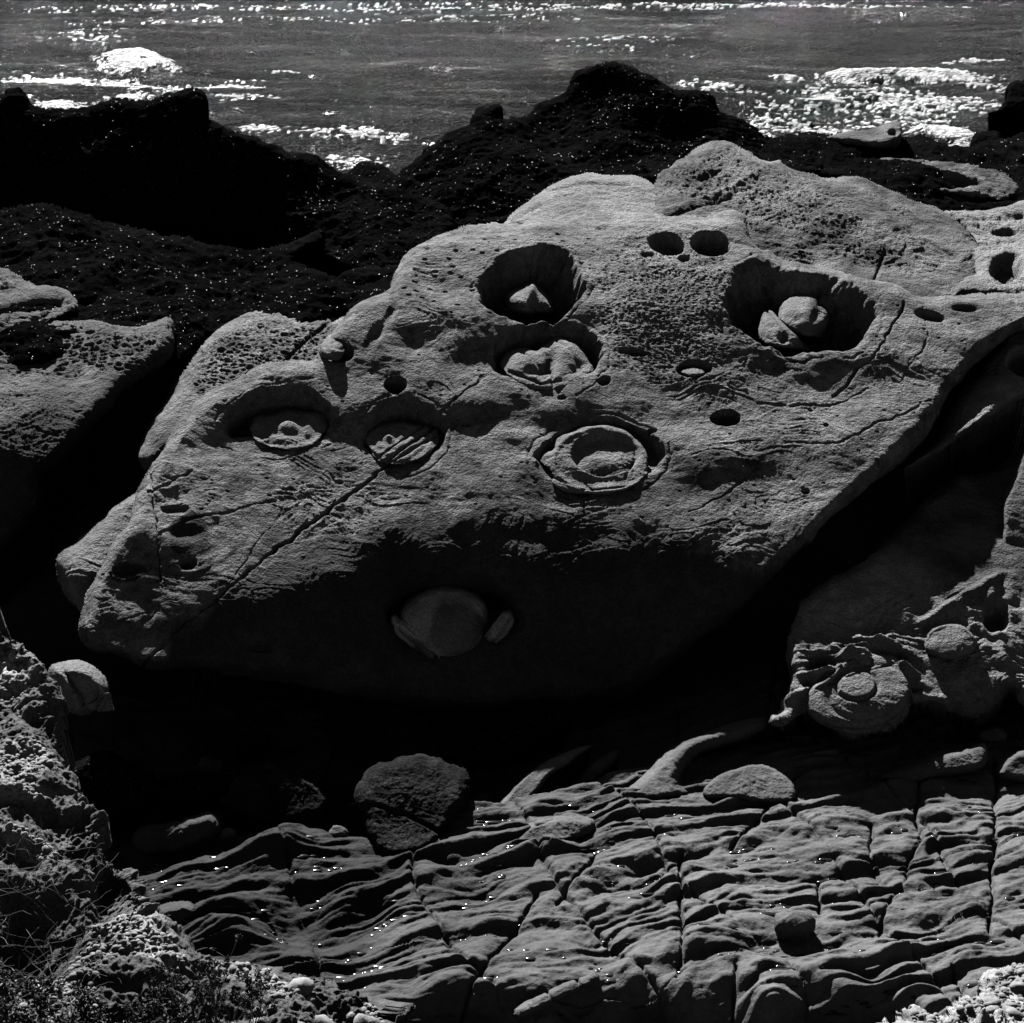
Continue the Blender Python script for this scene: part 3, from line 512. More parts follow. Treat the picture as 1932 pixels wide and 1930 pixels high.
rock('ledge_rock', [(1770, 402), (1830, 395), (1880, 392), (1960, 380), (1960, 560), (1880, 560), (1780, 560), (1740, 575), (1800, 545), (1850, 520), (1840, 470), (1810, 420)], [(1775, 402, 26.7), (1880, 392, 27.0), (1950, 385, 27.2), (1950, 560, 22.9), (1800, 560, 23.1), (1850, 470, 25.1)], M_SAND,
     'rippled pale ledge running off the right edge behind the huge boulder', ew=16, er=.3, relief=sandy(1.4, .016, 53, 1.8), seed=9, feats=both(pits((1900, 510, 36, 30, -40, .35, .5), (1895, 430, 30, 7, 0, .12, .6), (1850, 575, 40, 10, 0, .12, .7)), crackf(([(1780, 440), (1860, 455), (1940, 450)], 5, .05), ([(1820, 415), (1930, 405)], 4, .05), ([(1740, 550), (1830, 556), (1950, 552)], 3, .07))))
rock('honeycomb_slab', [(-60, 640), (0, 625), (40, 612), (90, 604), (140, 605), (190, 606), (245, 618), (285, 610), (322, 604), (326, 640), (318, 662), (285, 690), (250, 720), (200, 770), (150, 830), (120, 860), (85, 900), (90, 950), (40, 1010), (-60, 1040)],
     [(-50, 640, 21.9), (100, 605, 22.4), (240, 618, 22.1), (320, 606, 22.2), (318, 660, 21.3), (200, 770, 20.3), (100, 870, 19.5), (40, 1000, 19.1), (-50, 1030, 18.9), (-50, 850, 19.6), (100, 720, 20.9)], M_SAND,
     'pitted sandstone slab at the left edge, shaded towards its foot', s=1.5, ew=26, er=.8, relief=sandy(1.6, .008, 63, 1.8), feats=hcf(.13, .055, (130, 650, 240, 60, 5), 7, 1.3, None), seed=10, stainf=lambda P, X, Y, S: np.clip(.62 + .3 * perlin(P * 2) + .5 * ss(700, 860, Y + 60 * perlin(P * 1.5)), 0, 1))  # last term paints the shade at the slab's foot into its colour
rock('low_rock', [(-60, 500), (0, 508), (25, 522), (60, 545), (110, 545), (135, 560), (150, 580), (120, 600), (90, 612), (-60, 650)], [(-50, 500, 24.4), (30, 525, 24.0), (140, 565, 23.2), (90, 610, 22.4), (-50, 640, 22.0), (20, 580, 23.0)], M_SAND,
     'small ridged sandstone block behind the slab at the left edge', ew=12, er=.25, relief=sandy(1.3, .03, 73, 2), seed=11, feats=crackf(([(-10, 590), (60, 575), (110, 570)], 6, .12)), stainf=lambda P, X, Y, S: .6 + .3 * perlin(P * 2))

# ---- mussel-covered black rocks between the boulders and the sea
def mstain(a=0): return lambda P, X, Y, S: np.clip(a + .5 * perlin(P * 2 + 7), 0, 1)
LR, lrg = rock('mussel_ridge', [(-60, 175), (0, 180), (14, 168), (35, 167), (52, 182), (60, 200), (110, 208), (170, 200), (210, 186), (270, 190), (310, 180), (335, 172), (368, 168), (386, 180), (388, 202), (372, 212), (392, 228), (430, 245), (470, 255), (520, 275), (560, 292), (600, 300), (640, 326), (690, 345), (730, 350), (790, 370), (850, 400), (840, 470), (700, 520), (560, 470), (300, 430), (-60, 430)],
     [(-50, 178, 29.8), (200, 190, 29.6), (380, 180, 29.4), (520, 275, 28.9), (640, 326, 28.6), (850, 400, 27.6), (-50, 430, 28.2), (300, 430, 28.0), (560, 470, 27.2), (700, 520, 25.8), (300, 300, 28.6), (-50, 300, 28.9), (100, 380, 28.3)], M_DARK,
     'long black mussel-covered ridge against the sea, left side', 'rock', s=1.6, ew=14, er=.4, relief=craggy(.6, 3), jag=4, seed=12, skirt=2.5)
rock('mussel_slope', [(-60, 380), (0, 392), (80, 385), (150, 402), (220, 425), (330, 445), (420, 462), (500, 470), (560, 455), (600, 435), (605, 455), (580, 470), (560, 490), (620, 520), (700, 540), (760, 500), (860, 430), (900, 420), (860, 520), (740, 580), (620, 600), (520, 640), (400, 640), (330, 680), (200, 660), (-60, 680)],
     [(-50, 380, 27.0), (150, 402, 26.6), (420, 462, 25.6), (600, 440, 25.9), (870, 430, 25.6), (740, 580, 22.9), (520, 600, 22.9), (330, 660, 22.0), (-50, 670, 21.8), (100, 530, 23.8), (350, 540, 23.8), (600, 520, 24.2)], M_DARK,
     'black mussel-crusted slope below the long dark ridge, behind the left slabs', s=1.6, ew=16, er=.4, relief=craggy(.8, 5), jag=6, seed=13)
rock('mussel_rock', [(540, 600), (570, 560), (620, 530), (680, 505), (740, 500), (800, 470), (820, 520), (760, 580), (700, 600), (600, 600)], [(540, 600, 23.3), (680, 505, 24.2), (800, 475, 24.6), (700, 600, 22.9), (740, 560, 23.4)], M_DARK,
     'low black mussel-covered rock beside the left shoulder of the huge boulder', ew=16, er=.4, relief=craggy(.6, 8), jag=5, seed=14, group=None)
rock('mussel_rock', [(655, 330), (668, 315), (690, 306), (725, 312), (740, 325), (760, 345), (700, 370), (650, 350)], [(655, 330, 30.5), (700, 308, 31.0), (750, 330, 30.6), (700, 365, 29.9)], M_DARK, 'small black rock in the notch where the sea shows between two dark ridges', ew=14, er=.4, relief=craggy(.5, 9), jag=4, seed=15)
RR, rrg = rock('mussel_crag', [(725, 370), (745, 335), (770, 312), (800, 288), (830, 262), (860, 248), (888, 238), (893, 215), (905, 202), (945, 194), (950, 207), (938, 222), (990, 215), (1015, 196), (1045, 188), (1064, 176), (1074, 156), (1078, 144), (1098, 130), (1125, 120), (1155, 117), (1190, 128), (1225, 143), (1255, 158), (1272, 170), (1318, 172), (1345, 182), (1358, 213), (1390, 222), (1425, 242), (1470, 262), (1540, 262), (1500, 330), (1300, 370), (1200, 400), (1000, 420), (860, 430), (800, 420), (750, 410)],
     [(725, 370, 28.8), (800, 288, 29.8), (900, 205, 30.6), (1040, 190, 31.0), (1150, 114, 31.2), (1345, 182, 31.0), (1470, 262, 30.6), (1500, 330, 28.8), (1200, 390, 27.2), (900, 420, 27.6), (800, 400, 27.9), (1100, 250, 29.9), (1200, 300, 29.0), (950, 320, 28.7)], M_DARK,
     'tall black mussel-covered crag standing against the sea right of centre', s=1.5, ew=14, er=.4, relief=craggy(.65, 15), jag=3.5, seed=16, skirt=3)
RB, rbg = rock('mussel_ridge', [(1420, 262), (1470, 258), (1530, 250), (1560, 256), (1620, 262), (1690, 262), (1740, 258), (1780, 272), (1830, 278), (1960, 262), (1960, 400), (1880, 400), (1790, 412), (1700, 380), (1600, 345), (1500, 325), (1440, 310)],
     [(1430, 270, 30.6), (1530, 250, 31.2), (1700, 262, 31.0), (1950, 270, 31.0), (1950, 395, 27.2), (1790, 405, 27.0), (1600, 345, 28.0), (1450, 310, 28.8), (1750, 320, 29.0)], M_DARK,
     'low black mussel bed reaching to the right edge behind the pale slab', s=1.6, ew=16, er=.5, relief=craggy(.9, 25), jag=6, seed=17)
rock('sea_rock', [(1862, 212), (1885, 204), (1895, 185), (1898, 162), (1920, 152), (1960, 150), (1960, 222), (1900, 214)], [(1870, 208, 36.5), (1898, 162, 37), (1950, 150, 37), (1950, 220, 36)], M_DARK, 'black rock standing in the surf at the right edge', ew=12, er=.6, relief=craggy(.6, 35), jag=3, seed=18, skirt=1.5)
rock('block_rock', [(1834, 280), (1836, 254), (1870, 246), (1886, 250), (1890, 278), (1860, 290)], [(1836, 280, 31.0), (1840, 250, 31.4), (1886, 250, 31.4), (1888, 285, 30.9)], M_DARK, 'square black block at the waterline near the right edge', ew=10, er=.4, relief=craggy(.35, 36), jag=2, seed=19)
rock('ledge_rock', [(1560, 262), (1600, 250), (1640, 245), (1665, 238), (1690, 232), (1700, 245), (1695, 262), (1670, 275), (1620, 272)], [(1565, 262, 30.3), (1640, 245, 30.6), (1695, 236, 30.7), (1670, 275, 29.8)], M_SAND, 'low grey ledge with a hooked knob on the dark rocks above the pale slab', ew=9, er=.25, relief=sandy(.6, .02, 83), feats=pits((1685, 250, 12, 8, 0, .1, .7)), seed=20, stainf=lambda P, X, Y, S: .55 + .5 * perlin(P * 3))
rock('crater_rock', [(1690, 345), (1705, 330), (1725, 315), (1770, 308), (1830, 315), (1880, 320), (1910, 340), (1920, 360), (1890, 380), (1850, 372), (1800, 366), (1740, 372), (1700, 370)], [(1690, 345, 28.6), (1770, 308, 29.4), (1880, 322, 29.0), (1910, 345, 28.6), (1880, 378, 27.8), (1740, 372, 27.8)], M_SAND, 'weathered grey rock with a wide dark hollow at upper right', ew=10, er=.2,
     relief=craggy(.5, 93, .12), feats=pits((1790, 342, 62, 15, 4, .4, .4)), seed=21, stainf=lambda P, X, Y, S: np.clip(.6 + .7 * perlin(P * 3), 0, 1))
rock('ledge_rock', [(1655, 300), (1690, 296), (1750, 304), (1770, 314), (1740, 320), (1690, 312)], [(1655, 300, 29.6), (1700, 296, 29.7), (1768, 314, 29.3), (1700, 316, 29.2)], M_SAND, 'thin pale sliver of stone just above the weathered rock with the wide hollow', ew=6, er=.15, relief=sandy(.6, .02, 113), seed=23, stainf=lambda P, X, Y, S: np.clip(.6 + .5 * perlin(P * 3), 0, 1))

# ---- right-hand wall under the huge boulder
rock('wedge_rock', [(1960, 600), (1905, 612), (1880, 645), (1855, 690), (1830, 725), (1800, 770), (1770, 812), (1735, 850), (1700, 885), (1730, 880), (1790, 845), (1850, 800), (1905, 760), (1960, 725)], [(1950, 605, 22.6), (1880, 650, 22.0), (1800, 770, 20.7), (1705, 883, 19.6), (1850, 800, 20.0), (1950, 730, 20.9), (1900, 700, 21.3)], M_SAND,
     'narrow grey wedge of rock in the dark cleft at the right edge', ew=18, er=.4, relief=sandy(.8, .012, 123), seed=24, feats=pits((1930, 680, 36, 34, 0, .25, .3)), stainf=lambda P, X, Y, S: .25 + .4 * perlin(P * 2))
WL = [(1960, 800), (1920, 850), (1860, 885), (1800, 905), (1750, 935), (1700, 990), (1640, 1050), (1580, 1090), (1520, 1130), (1502, 1165), (1490, 1200), (1490, 1240), (1495, 1290), (1480, 1340), (1452, 1362), (1480, 1370), (1520, 1345), (1560, 1380), (1620, 1395), (1680, 1370), (1720, 1330), (1760, 1330), (1830, 1345), (1870, 1330), (1900, 1300), (1960, 1290)]
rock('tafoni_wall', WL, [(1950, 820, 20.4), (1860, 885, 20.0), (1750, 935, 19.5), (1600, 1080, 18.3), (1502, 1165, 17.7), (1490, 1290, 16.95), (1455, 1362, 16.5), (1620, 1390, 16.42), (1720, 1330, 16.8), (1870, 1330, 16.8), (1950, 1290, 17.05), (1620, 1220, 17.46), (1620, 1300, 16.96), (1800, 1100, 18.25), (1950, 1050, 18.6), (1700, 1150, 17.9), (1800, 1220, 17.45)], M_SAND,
     'dark hollowed rock wall with draped ribs at the right, under the huge boulder', s=1.5, ew=18, er=.5, relief=sandy(1.2, .012, 133, 1.3), seed=25,
     feats=both(lambda P, X, Y, S: .24 * (.5 - np.abs(perlin(np.stack([P[..., 0] * 1.9 - P[..., 1] * .8, P[..., 1] * 2.9 + P[..., 0] * .9, P[..., 2] * 3], -1) + 3)) * 2) * ss(1000, 1130, Y) * (1 - ss(.8, 1.1, ell(X, Y, 1625, 1300, 115, 95, -10))) * ss(1330, 1280, Y),
                lambda P, X, Y, S: .04 * perlin(P * 6 + 5) * ss(1000, 1130, Y), lambda P, X, Y, S: .10 * (.5 - np.abs(perlin(np.stack([P[..., 0] * 3.4 - P[..., 1] * 1.2, P[..., 1] * 6 + P[..., 0] * 1.6, P[..., 2] * 6], -1) + 13)) * 2) * ss(1020, 1120, Y) * (1 - ss(.8, 1.1, ell(X, Y, 1625, 1300, 115, 95, -10))), pits((1555, 1255, 38, 16, -8, .16, .9), (1880, 1160, 30, 40, 0, .3, .8)),
                crackf(([(1460, 1355), (1530, 1300), (1600, 1235), (1680, 1205)], 6, -.06), ([(1740, 1180), (1820, 1130), (1880, 1090)], 8, -.05), ([(1870, 1120), (1880, 1180), (1900, 1260)], 9, -.05))),
     stainf=lambda P, X, Y, S: np.clip(.8 * ss(1130, 1010, Y - .15 * (X - 1600) + 80 * perlin(P * 1.2)) + .3 * perlin(P * 3), 0, 1))  # darker towards the top of the wall
tw = bpy.data.objects['tafoni_wall']
WY = tps([(1500, 1290, 16.85), (1620, 1225, 17.36), (1620, 1300, 16.84), (1620, 1390, 16.25), (1720, 1300, 16.86), (1790, 1220, 17.38), (1840, 1180, 17.6), (1740, 1240, 17.25), (1900, 1250, 17.22)])
knob('concretion', [(1518, 1325), (1530, 1300), (1560, 1275), (1600, 1240), (1645, 1228), (1690, 1240), (1720, 1275), (1722, 1310), (1700, 1345), (1660, 1368), (1610, 1378), (1560, 1370), (1530, 1350)], 0, .10, tw, 'large pale disc with a faint oval at its centre', rel=sandy(.12, .003, 3), Yf=WY, p=1.0, ew=14, er=.22,
     feats=both(lambda P, X, Y, S: .012 * (1 - ss(.85, 1.05, ell(X, Y, 1617, 1293, 36, 26, -5))), lambda P, X, Y, S: -.03 * np.exp(-((ell(X, Y, 1617, 1293, 36, 26, -5) - 1.1) / .12) ** 2), lambda P, X, Y, S: -.02 * np.exp(-((ell(X, Y, 1640, 1305, 80, 50, -10) - 1) / .08) ** 2), crackf(([(1540, 1300), (1620, 1270), (1690, 1250)], 2, .02))))
knob('concretion', [(1745, 1225), (1752, 1195), (1780, 1178), (1815, 1180), (1840, 1205), (1838, 1225), (1810, 1242), (1770, 1242)], 0, .05, tw, 'smaller rounded disc', Yf=WY, ew=6, er=.08)
rock('rock', [(1960, 850), (1932, 850), (1905, 900), (1885, 960), (1880, 1030), (1885, 1090), (1910, 1130), (1960, 1150)], [(1950, 850, 19.9), (1905, 900, 19.6), (1882, 1040, 18.8), (1950, 1140, 18.4), (1950, 1000, 18.9)], M_SAND, 'dark rounded buttress at the right edge beside the hollowed wall', ew=18, er=.4, relief=sandy(.8, .01, 143), seed=26, stainf=lambda P, X, Y, S: .6 + .3 * perlin(P * 2))
def onz(out, z0, dz=0, extra=()):                            # control heights for a stone lying on the shelf
    q = np.array(out, float); lo, hi = q[:, 1].min(), q[:, 1].max(); r = [(float(x), float(y), None, z0 + dz * (hi - y) / (hi - lo)) for x, y in out[::max(1, len(out) // 8)]]
    return r + list(extra)
def stone(name, out, z0, dz, m, label, cat='stone', **k): return rock(name, out, onz(out, z0, dz), m, label, cat, **k)
k0 = dict(jag=2, skirt=.5, s=1.3)
stone('rib', [(1168, 1505), (1190, 1480), (1225, 1450), (1260, 1420), (1300, 1395), (1350, 1372), (1400, 1356), (1445, 1350), (1452, 1362), (1440, 1378), (1400, 1398), (1350, 1410), (1310, 1425), (1280, 1470), (1300, 1500), (1250, 1515), (1200, 1518)], .66, .30, M_SHELF, 'long smooth rib of bedrock leading up to the hollowed wall', 'rock ridge', ew=20, er=.35, relief=sandy(.5, .004, 153), seed=27, **k0)
k1 = dict(k0); k2 = dict(k0, jag=7)
stone('fin_rock', [(935, 1530), (955, 1500), (985, 1465), (1020, 1440), (1060, 1420), (1115, 1404), (1118, 1410), (1075, 1440), (1040, 1465), (1010, 1500), (960, 1540)], .5, .32, M_SHELF, 'thin slanting fin of rock at the shaded foot of the huge boulder, larger of two', 'rock fin', ew=9, er=.25, relief=sandy(.5, .005, 163), seed=28, **k1)
stone('fin_rock', [(1075, 1500), (1090, 1465), (1110, 1445), (1140, 1425), (1165, 1417), (1160, 1435), (1135, 1465), (1110, 1500)], .45, .3, M_SHELF, 'short stubby rock fin to the right of the long thin fin', 'rock fin', ew=10, er=.2, relief=sandy(.5, .005, 173), seed=29, stainf=lambda P, X, Y, S: .5 + 0 * X, **k1)
stone('weed_rock', [(820, 1420), (850, 1400), (890, 1398), (930, 1385), (970, 1368), (1000, 1345), (1050, 1338), (1080, 1338), (1082, 1355), (1050, 1380), (1000, 1410), (960, 1430), (900, 1440), (850, 1440)], .55, .35, M_DARK, 'dark glinting weed-covered rock in the shade under the huge boulder', 'rock', ew=12, er=.3, relief=craggy(.35, 45, .04), seed=30, **k1)
stone('weed_rock', [(445, 1400), (465, 1385), (500, 1382), (512, 1392), (480, 1408), (455, 1415)], .5, .1, M_DARK, 'small wet glinting stone alone in the deep shade', 'rock', ew=8, er=.15, relief=craggy(.2, 55, .04), seed=31, **k1)
stone('dome_rock', [(420, 1510), (440, 1475), (480, 1452), (530, 1442), (575, 1450), (610, 1475), (625, 1510), (600, 1545), (520, 1560), (450, 1545)], .60, .36, M_WEED, 'low dark dome of rock with weed below the shaded gap, left of the larger dome', 'rock', ew=22, er=.3, relief=sandy(1.2, .004, 183), seed=32, stainf=lambda P, X, Y, S: np.clip(.9 + 1.2 * (1 - ss(.7, 1.1, ell(X, Y, 530, 1515, 90, 34, 0) + .3 * perlin(P * 4))), 0, 1), **k2)
stone('dome_rock', [(680, 1500), (690, 1465), (720, 1438), (770, 1424), (820, 1428), (865, 1445), (890, 1470), (885, 1510), (860, 1550), (840, 1580), (800, 1615), (740, 1622), (705, 1612), (690, 1580), (688, 1540)], .56, .46, M_WEED, 'large rounded grey rock with dark weed draped over its top', 'rock', ew=24, er=.3, relief=sandy(1.2, .004, 193), seed=33, feats=crackf(([(700, 1520), (770, 1535), (850, 1580)], 3, .05)),
      stainf=lambda P, X, Y, S: np.clip(.8 + 1.2 * (1 - ss(.8, 1.05, ell(X, Y, 790, 1455, 95, 24, 5) + .5 * perlin(P * np.array([7, 3, 3])))), 0, 1), **k2)
stone('flat_rock', [(1330, 1500), (1345, 1470), (1380, 1455), (1430, 1442), (1470, 1455), (1500, 1485), (1495, 1510), (1440, 1512), (1380, 1505)], .68, .14, M_SHELF, 'flat tilted slab lying on the shelf just below the long smooth rib', 'slab', ew=7, er=.05, relief=sandy(.4, .003, 203), seed=34, **k1)
stone('ledge_block', [(1660, 1465), (1680, 1450), (1740, 1435), (1800, 1420), (1850, 1400), (1865, 1410), (1862, 1440), (1840, 1455), (1780, 1462), (1720, 1480), (1680, 1478)], .70, .22, M_SHELF, 'long rounded bedrock block pointing right along the edge of the dark gravel', 'rock', ew=14, er=.2, relief=sandy(.5, .006, 213), seed=35, **k1)
stone('ledge_block', [(1880, 1460), (1895, 1430), (1925, 1415), (1960, 1412), (1960, 1470), (1900, 1472)], .70, .2, M_SHELF, 'smooth rounded block at the right edge below the dark gravel', 'rock', ew=14, er=.2, relief=sandy(.5, .006, 223), seed=36, **k1)
stone('stone', [(1845, 1392), (1850, 1378), (1880, 1370), (1900, 1385), (1895, 1400), (1860, 1402)], .72, .08, M_SHELF, 'pale stone resting on the dark gravel', 'stone', ew=8, er=.12, relief=sandy(.2, .003, 243), seed=38, jag=1.5, skirt=.2, s=1.3)
stone('prism_stone', [(970, 1905), (1000, 1882), (1050, 1860), (1090, 1843), (1120, 1828), (1132, 1848), (1100, 1868), (1050, 1892), (1000, 1915), (975, 1922)], .6, .12, M_SHELF, 'long log-shaped stone prism slanting at the bottom of the shelf', 'stone', ew=12, er=.14, relief=sandy(.2, .004, 253), feats=crackf(([(1085, 1842), (1100, 1868)], 3, .03), ([(1030, 1868), (1045, 1892)], 2.5, .02)), seed=39, jag=1.5, skirt=.3, s=1.3)
stone('boulder', [(92, 1262), (110, 1250), (150, 1246), (185, 1262), (212, 1290), (230, 1325), (225, 1350), (180, 1358), (140, 1352), (115, 1330), (100, 1300)], 2.2, .4, M_SAND, 'small smooth faceted boulder half lit beside the gravelly bank at left', 'boulder', ew=22, er=.5, relief=sandy(.3, .004, 263), feats=both(crackf(([(118, 1262), (150, 1310), (160, 1340)], 4, .05)), bumpf((200, 1330, 40, 40, 30, -.2))), seed=40, stainf=lambda P, X, Y, S: .25 + 0 * X, jag=1.5, skirt=.25, s=1.3, drop=.1)
stone('hump_rock', [(960, 1600), (975, 1570), (1010, 1545), (1080, 1540), (1120, 1550), (1105, 1580), (1040, 1600)], .60, .15, M_SHELF, 'low hump of bedrock below the rock fins', 'rock', ew=16, er=.25, relief=sandy(.4, .006, 273), seed=41, **k1)
stone('hump_rock', [(275, 1740), (290, 1715), (330, 1700), (370, 1705), (375, 1730), (340, 1755), (300, 1765)], .5, .2, M_SHELF, 'small dark rounded rock beside the gravelly bank', 'rock', ew=16, er=.3, relief=sandy(.4, .006, 293), seed=43, stainf=lambda P, X, Y, S: .7 + 0 * X, **k1)
stone('hump_rock', [(250, 1580), (280, 1560), (330, 1552), (380, 1530), (420, 1540), (410, 1580), (340, 1610), (270, 1615)], .5, .3, M_SHELF, 'dark slanting rock in the shade between the bank and the two domes', 'rock', ew=18, er=.3, relief=sandy(.5, .006, 303), seed=44, stainf=lambda P, X, Y, S: .7 + 0 * X, **k2)
stone('weed_rock', [(290, 1495), (310, 1470), (370, 1462), (430, 1462), (440, 1480), (390, 1510), (320, 1515)], .5, .2, M_DARK, 'wet weed-covered rock with bright glints left of the smaller dome', 'rock', ew=12, er=.2, relief=craggy(.2, 65, .04), seed=45, **k1)
stone('weed_rock', [(130, 1460), (160, 1430), (200, 1418), (240, 1430), (270, 1450), (300, 1480), (260, 1520), (190, 1530), (150, 1500)], .6, .4, M_DARK, 'black weedy rock tucked behind the gravelly bank at left', 'rock', ew=16, er=.3, relief=craggy(.3, 75, .05), seed=46, **k1)

# ---- foreground banks of conglomerate
def congf(sc=1.0, seed=0):
    def r(P, X, Y, S):
        h = .13 * fbm(P, 1.0, 3, .5, seed) + .012 * fbm(P, 6, 3, .6, seed)
        g = P + .02 * np.stack([perlin(P * 12 + 3), perlin(P * 12 + 13), perlin(P * 12 + 23)], -1)
        m = ss(-.25, .35, perlin(P * 1.6 + 31 + seed))
        for c, k in ((.075, 3), (.042, 5), (.024, 7), (.013, 9)):
            d1, d2, i = worley(g[..., 0] / c, (g[..., 1] + 1.1 * g[..., 2]) / c, k)
            h = h + c * .42 * np.sqrt(np.clip(1 - (d1 / (.35 + .3 * i)) ** 2, 0, 1)) * (i > .62) * m * sc
        return h + .010 * fbm(P, 16, 4, .65, 3)
    return r
BK = [(-60, 1150), (0, 1168), (35, 1180), (60, 1200), (85, 1238), (100, 1275), (118, 1320), (125, 1370), (122, 1410), (150, 1450), (170, 1500), (190, 1540), (200, 1575), (232, 1610), (262, 1640), (272, 1680), (285, 1720), (330, 1745), (372, 1770), (420, 1782), (480, 1775), (540, 1780), (600, 1795), (650, 1812), (700, 1838), (730, 1880), (748, 1932), (755, 1990), (-60, 1990)]
def btone(P, X, Y, S):  # pale elliptical patches on a darker bank
    n = perlin(P * 2.2 + 4) + .6 * perlin(P * 6 + 5); b = np.zeros(X.shape)
    for cx, cy, rx, ry, rot, a in ((50, 1440, 100, 50, -10, 1), (40, 1500, 60, 16, 0, .8), (20, 1250, 60, 70, 40, .8), (270, 1765, 110, 34, 25, 1), (480, 1830, 120, 26, 14, .9), (420, 1930, 60, 20, 10, .8), (70, 1590, 70, 14, 20, .6)):
        b = np.maximum(b, a * (1 - ss(.5, 1.25, ell(X, Y, cx, cy, rx, ry, rot) + .35 * n)))
    return np.clip(.88 - b + .12 * n, 0, 1)
BC = [(-50, 1150, 9.45), (0, 1168, 9.3), (90, 1250, 9.0), (125, 1400, 8.5), (190, 1560, 7.9), (270, 1690, 7.5), (400, 1785, 7.15), (600, 1795, 7.2), (700, 1840, 7.0), (750, 1960, 6.6), (-50, 1350, 8.7), (-50, 1500, 8.0), (0, 1620, 7.5), (-50, 1750, 7.0), (-50, 1980, 6.2), (200, 1980, 6.25), (400, 1980, 6.3), (120, 1700, 7.3), (250, 1800, 7.0), (450, 1860, 6.95)]
bank, bkg = rock('conglomerate_bank', BK, BC, M_CONG, 'bright gravelly conglomerate bank with plants in the lower left foreground', 'rock bank', s=1.3, ew=14, er=.15, relief=congf(1, 0), stainf=btone, seed=50, jag=6, skirt=1.0,
     drop=.1, feats=both(bumpf((75, 1720, 110, 100, 10, -.30), (215, 1650, 40, 60, 30, -.15), (300, 1900, 120, 40, 0, -.15), (620, 1880, 60, 30, 20, -.10)), lambda P, X, Y, S: -.08 * ss(-.1, .4, perlin(P * np.array([.8, 2.2, 2.2]) + 70)) - .05 * ss(-.05, .35, perlin(P * np.array([3, 4, 4]) + 90)) + .02 * fbm(P, 7, 3, .6, 91, ridge=True)))
B2 = [(1585, 1990), (1640, 1965), (1700, 1945), (1760, 1926), (1800, 1910), (1822, 1892), (1850, 1878), (1862, 1852), (1890, 1838), (1960, 1828), (1960, 1990)]
rock('conglomerate_bank', B2, [(1590, 1985, 7.0), (1760, 1926, 7.1), (1860, 1855, 7.5), (1950, 1828, 7.6), (1950, 1985, 6.85), (1800, 1970, 6.9)], M_CONG, 'brightly sunlit corner of pebbly rock in the lower right foreground', 'rock bank', s=1.3, ew=12, er=.12, relief=congf(1.3, 9), seed=51, jag=7, skirt=1.5)

# ---- small scattered things: domes of mussel, pebbles, water
def dome_tpl(n1=7, n2=3):
    V = [(0, 0, 1.0)]; Fq = []
    for j in range(1, n2 + 1):
        a = j / n2 * math.pi * .5
        for i in range(n1): V.append((math.sin(a) * math.cos(i / n1 * 6.283), math.sin(a) * math.sin(i / n1 * 6.283), math.cos(a)))
    for i in range(n1): Fq.append((0, 1 + i, 1 + (i + 1) % n1))
    for j in range(1, n2):
        for i in range(n1):
            a, b = 1 + (j - 1) * n1 + i, 1 + (j - 1) * n1 + (i + 1) % n1; c, d = a + n1, b + n1; Fq += [(a, c, d), (a, d, b)]
    return np.array(V), np.array(Fq)
def scatter(name, pts, nrm, size, asp, m, rng, parent=None, sink=.3, tpl=(7, 3)):
    V0, F0 = dome_tpl(*tpl); n = len(pts); a = rng.rand(n) * 6.283
    t = np.cross(nrm, rng.normal(size=(n, 3))); t /= np.linalg.norm(t, axis=1)[:, None]; b = np.cross(nrm, t)
    sx = size; sy = size * (asp[0] + asp[1] * rng.rand(n)); sz = size * (asp[2] + asp[3] * rng.rand(n))
    V = pts[:, None] + t[:, None] * (V0[None, :, 0:1] * sx[:, None, None]) + b[:, None] * (V0[None, :, 1:2] * sy[:, None, None]) + nrm[:, None] * ((V0[None, :, 2:3] - sink) * sz[:, None, None])
    Fc = (F0[None] + (np.arange(n) * len(V0))[:, None, None]).reshape(-1, 3)
    return mesh_obj(name, V.reshape(-1, 3), Fc, m, parent)
def pick(g, n, rng, cond=None):
    gx, gy, P, N, S = g; X, Y = np.meshgrid(gx, gy); w = (S > 4)
    if cond is not None: w &= cond(X, Y, P, N)
    i = np.flatnonzero(w.ravel()); i = rng.choice(i, min(n, len(i)), replace=False)
    return P.reshape(-1, 3)[i], N.reshape(-1, 3)[i]
rng = np.random.RandomState(3)
MS = {}
def mussels_glints(obj, g, n, lo=.012, hi=.035, cond=None):
    p, nn = pick(g, n, rng, cond); nn = nn + rng.normal(size=nn.shape) * .45; nn /= np.linalg.norm(nn, axis=1)[:, None]
    o = scatter('mussels_glints', p, nn, lo + (hi - lo) * rng.rand(len(p)) ** 2, (.4, .4, .5, .5), M_MUSSEL, rng, obj); o['kind'] = 'stuff'; return o
for o, (X, Y, S, P, N) in list(DEBUG.items()):
    if o.startswith('mussel_') and P.shape[0] > 5:
        mussels_glints(bpy.data.objects[o], (X[0], Y[:, 0], P, N, S), int(min(5000, (S > 0).sum() * 0.013)), .010, .026)

for nm, k in (('weed_rock', 260), ('weed_rock.001', 40), ('weed_rock.002', 200), ('weed_rock.003', 120)):
    X, Y, S, P, N = DEBUG[nm]; mussels_glints(bpy.data.objects[nm], (X[0], Y[:, 0], P, N, S), k, .005, .014)  # glossy shell domes added here for the glints of water drops
X, Y, S, P, N = DEBUG['concretion_boulder']
o = mussels_glints(main, (X[0], Y[:, 0], P, N, S), 1500, .006, .014, lambda X, Y, P, N: (Y > 1215 + 40 * perlin(P * 3)) & (Y < 1330) & (X > 420) & (X < 760) & (perlin(P * 4 + 3) > -.1)); o.name = 'barnacles'

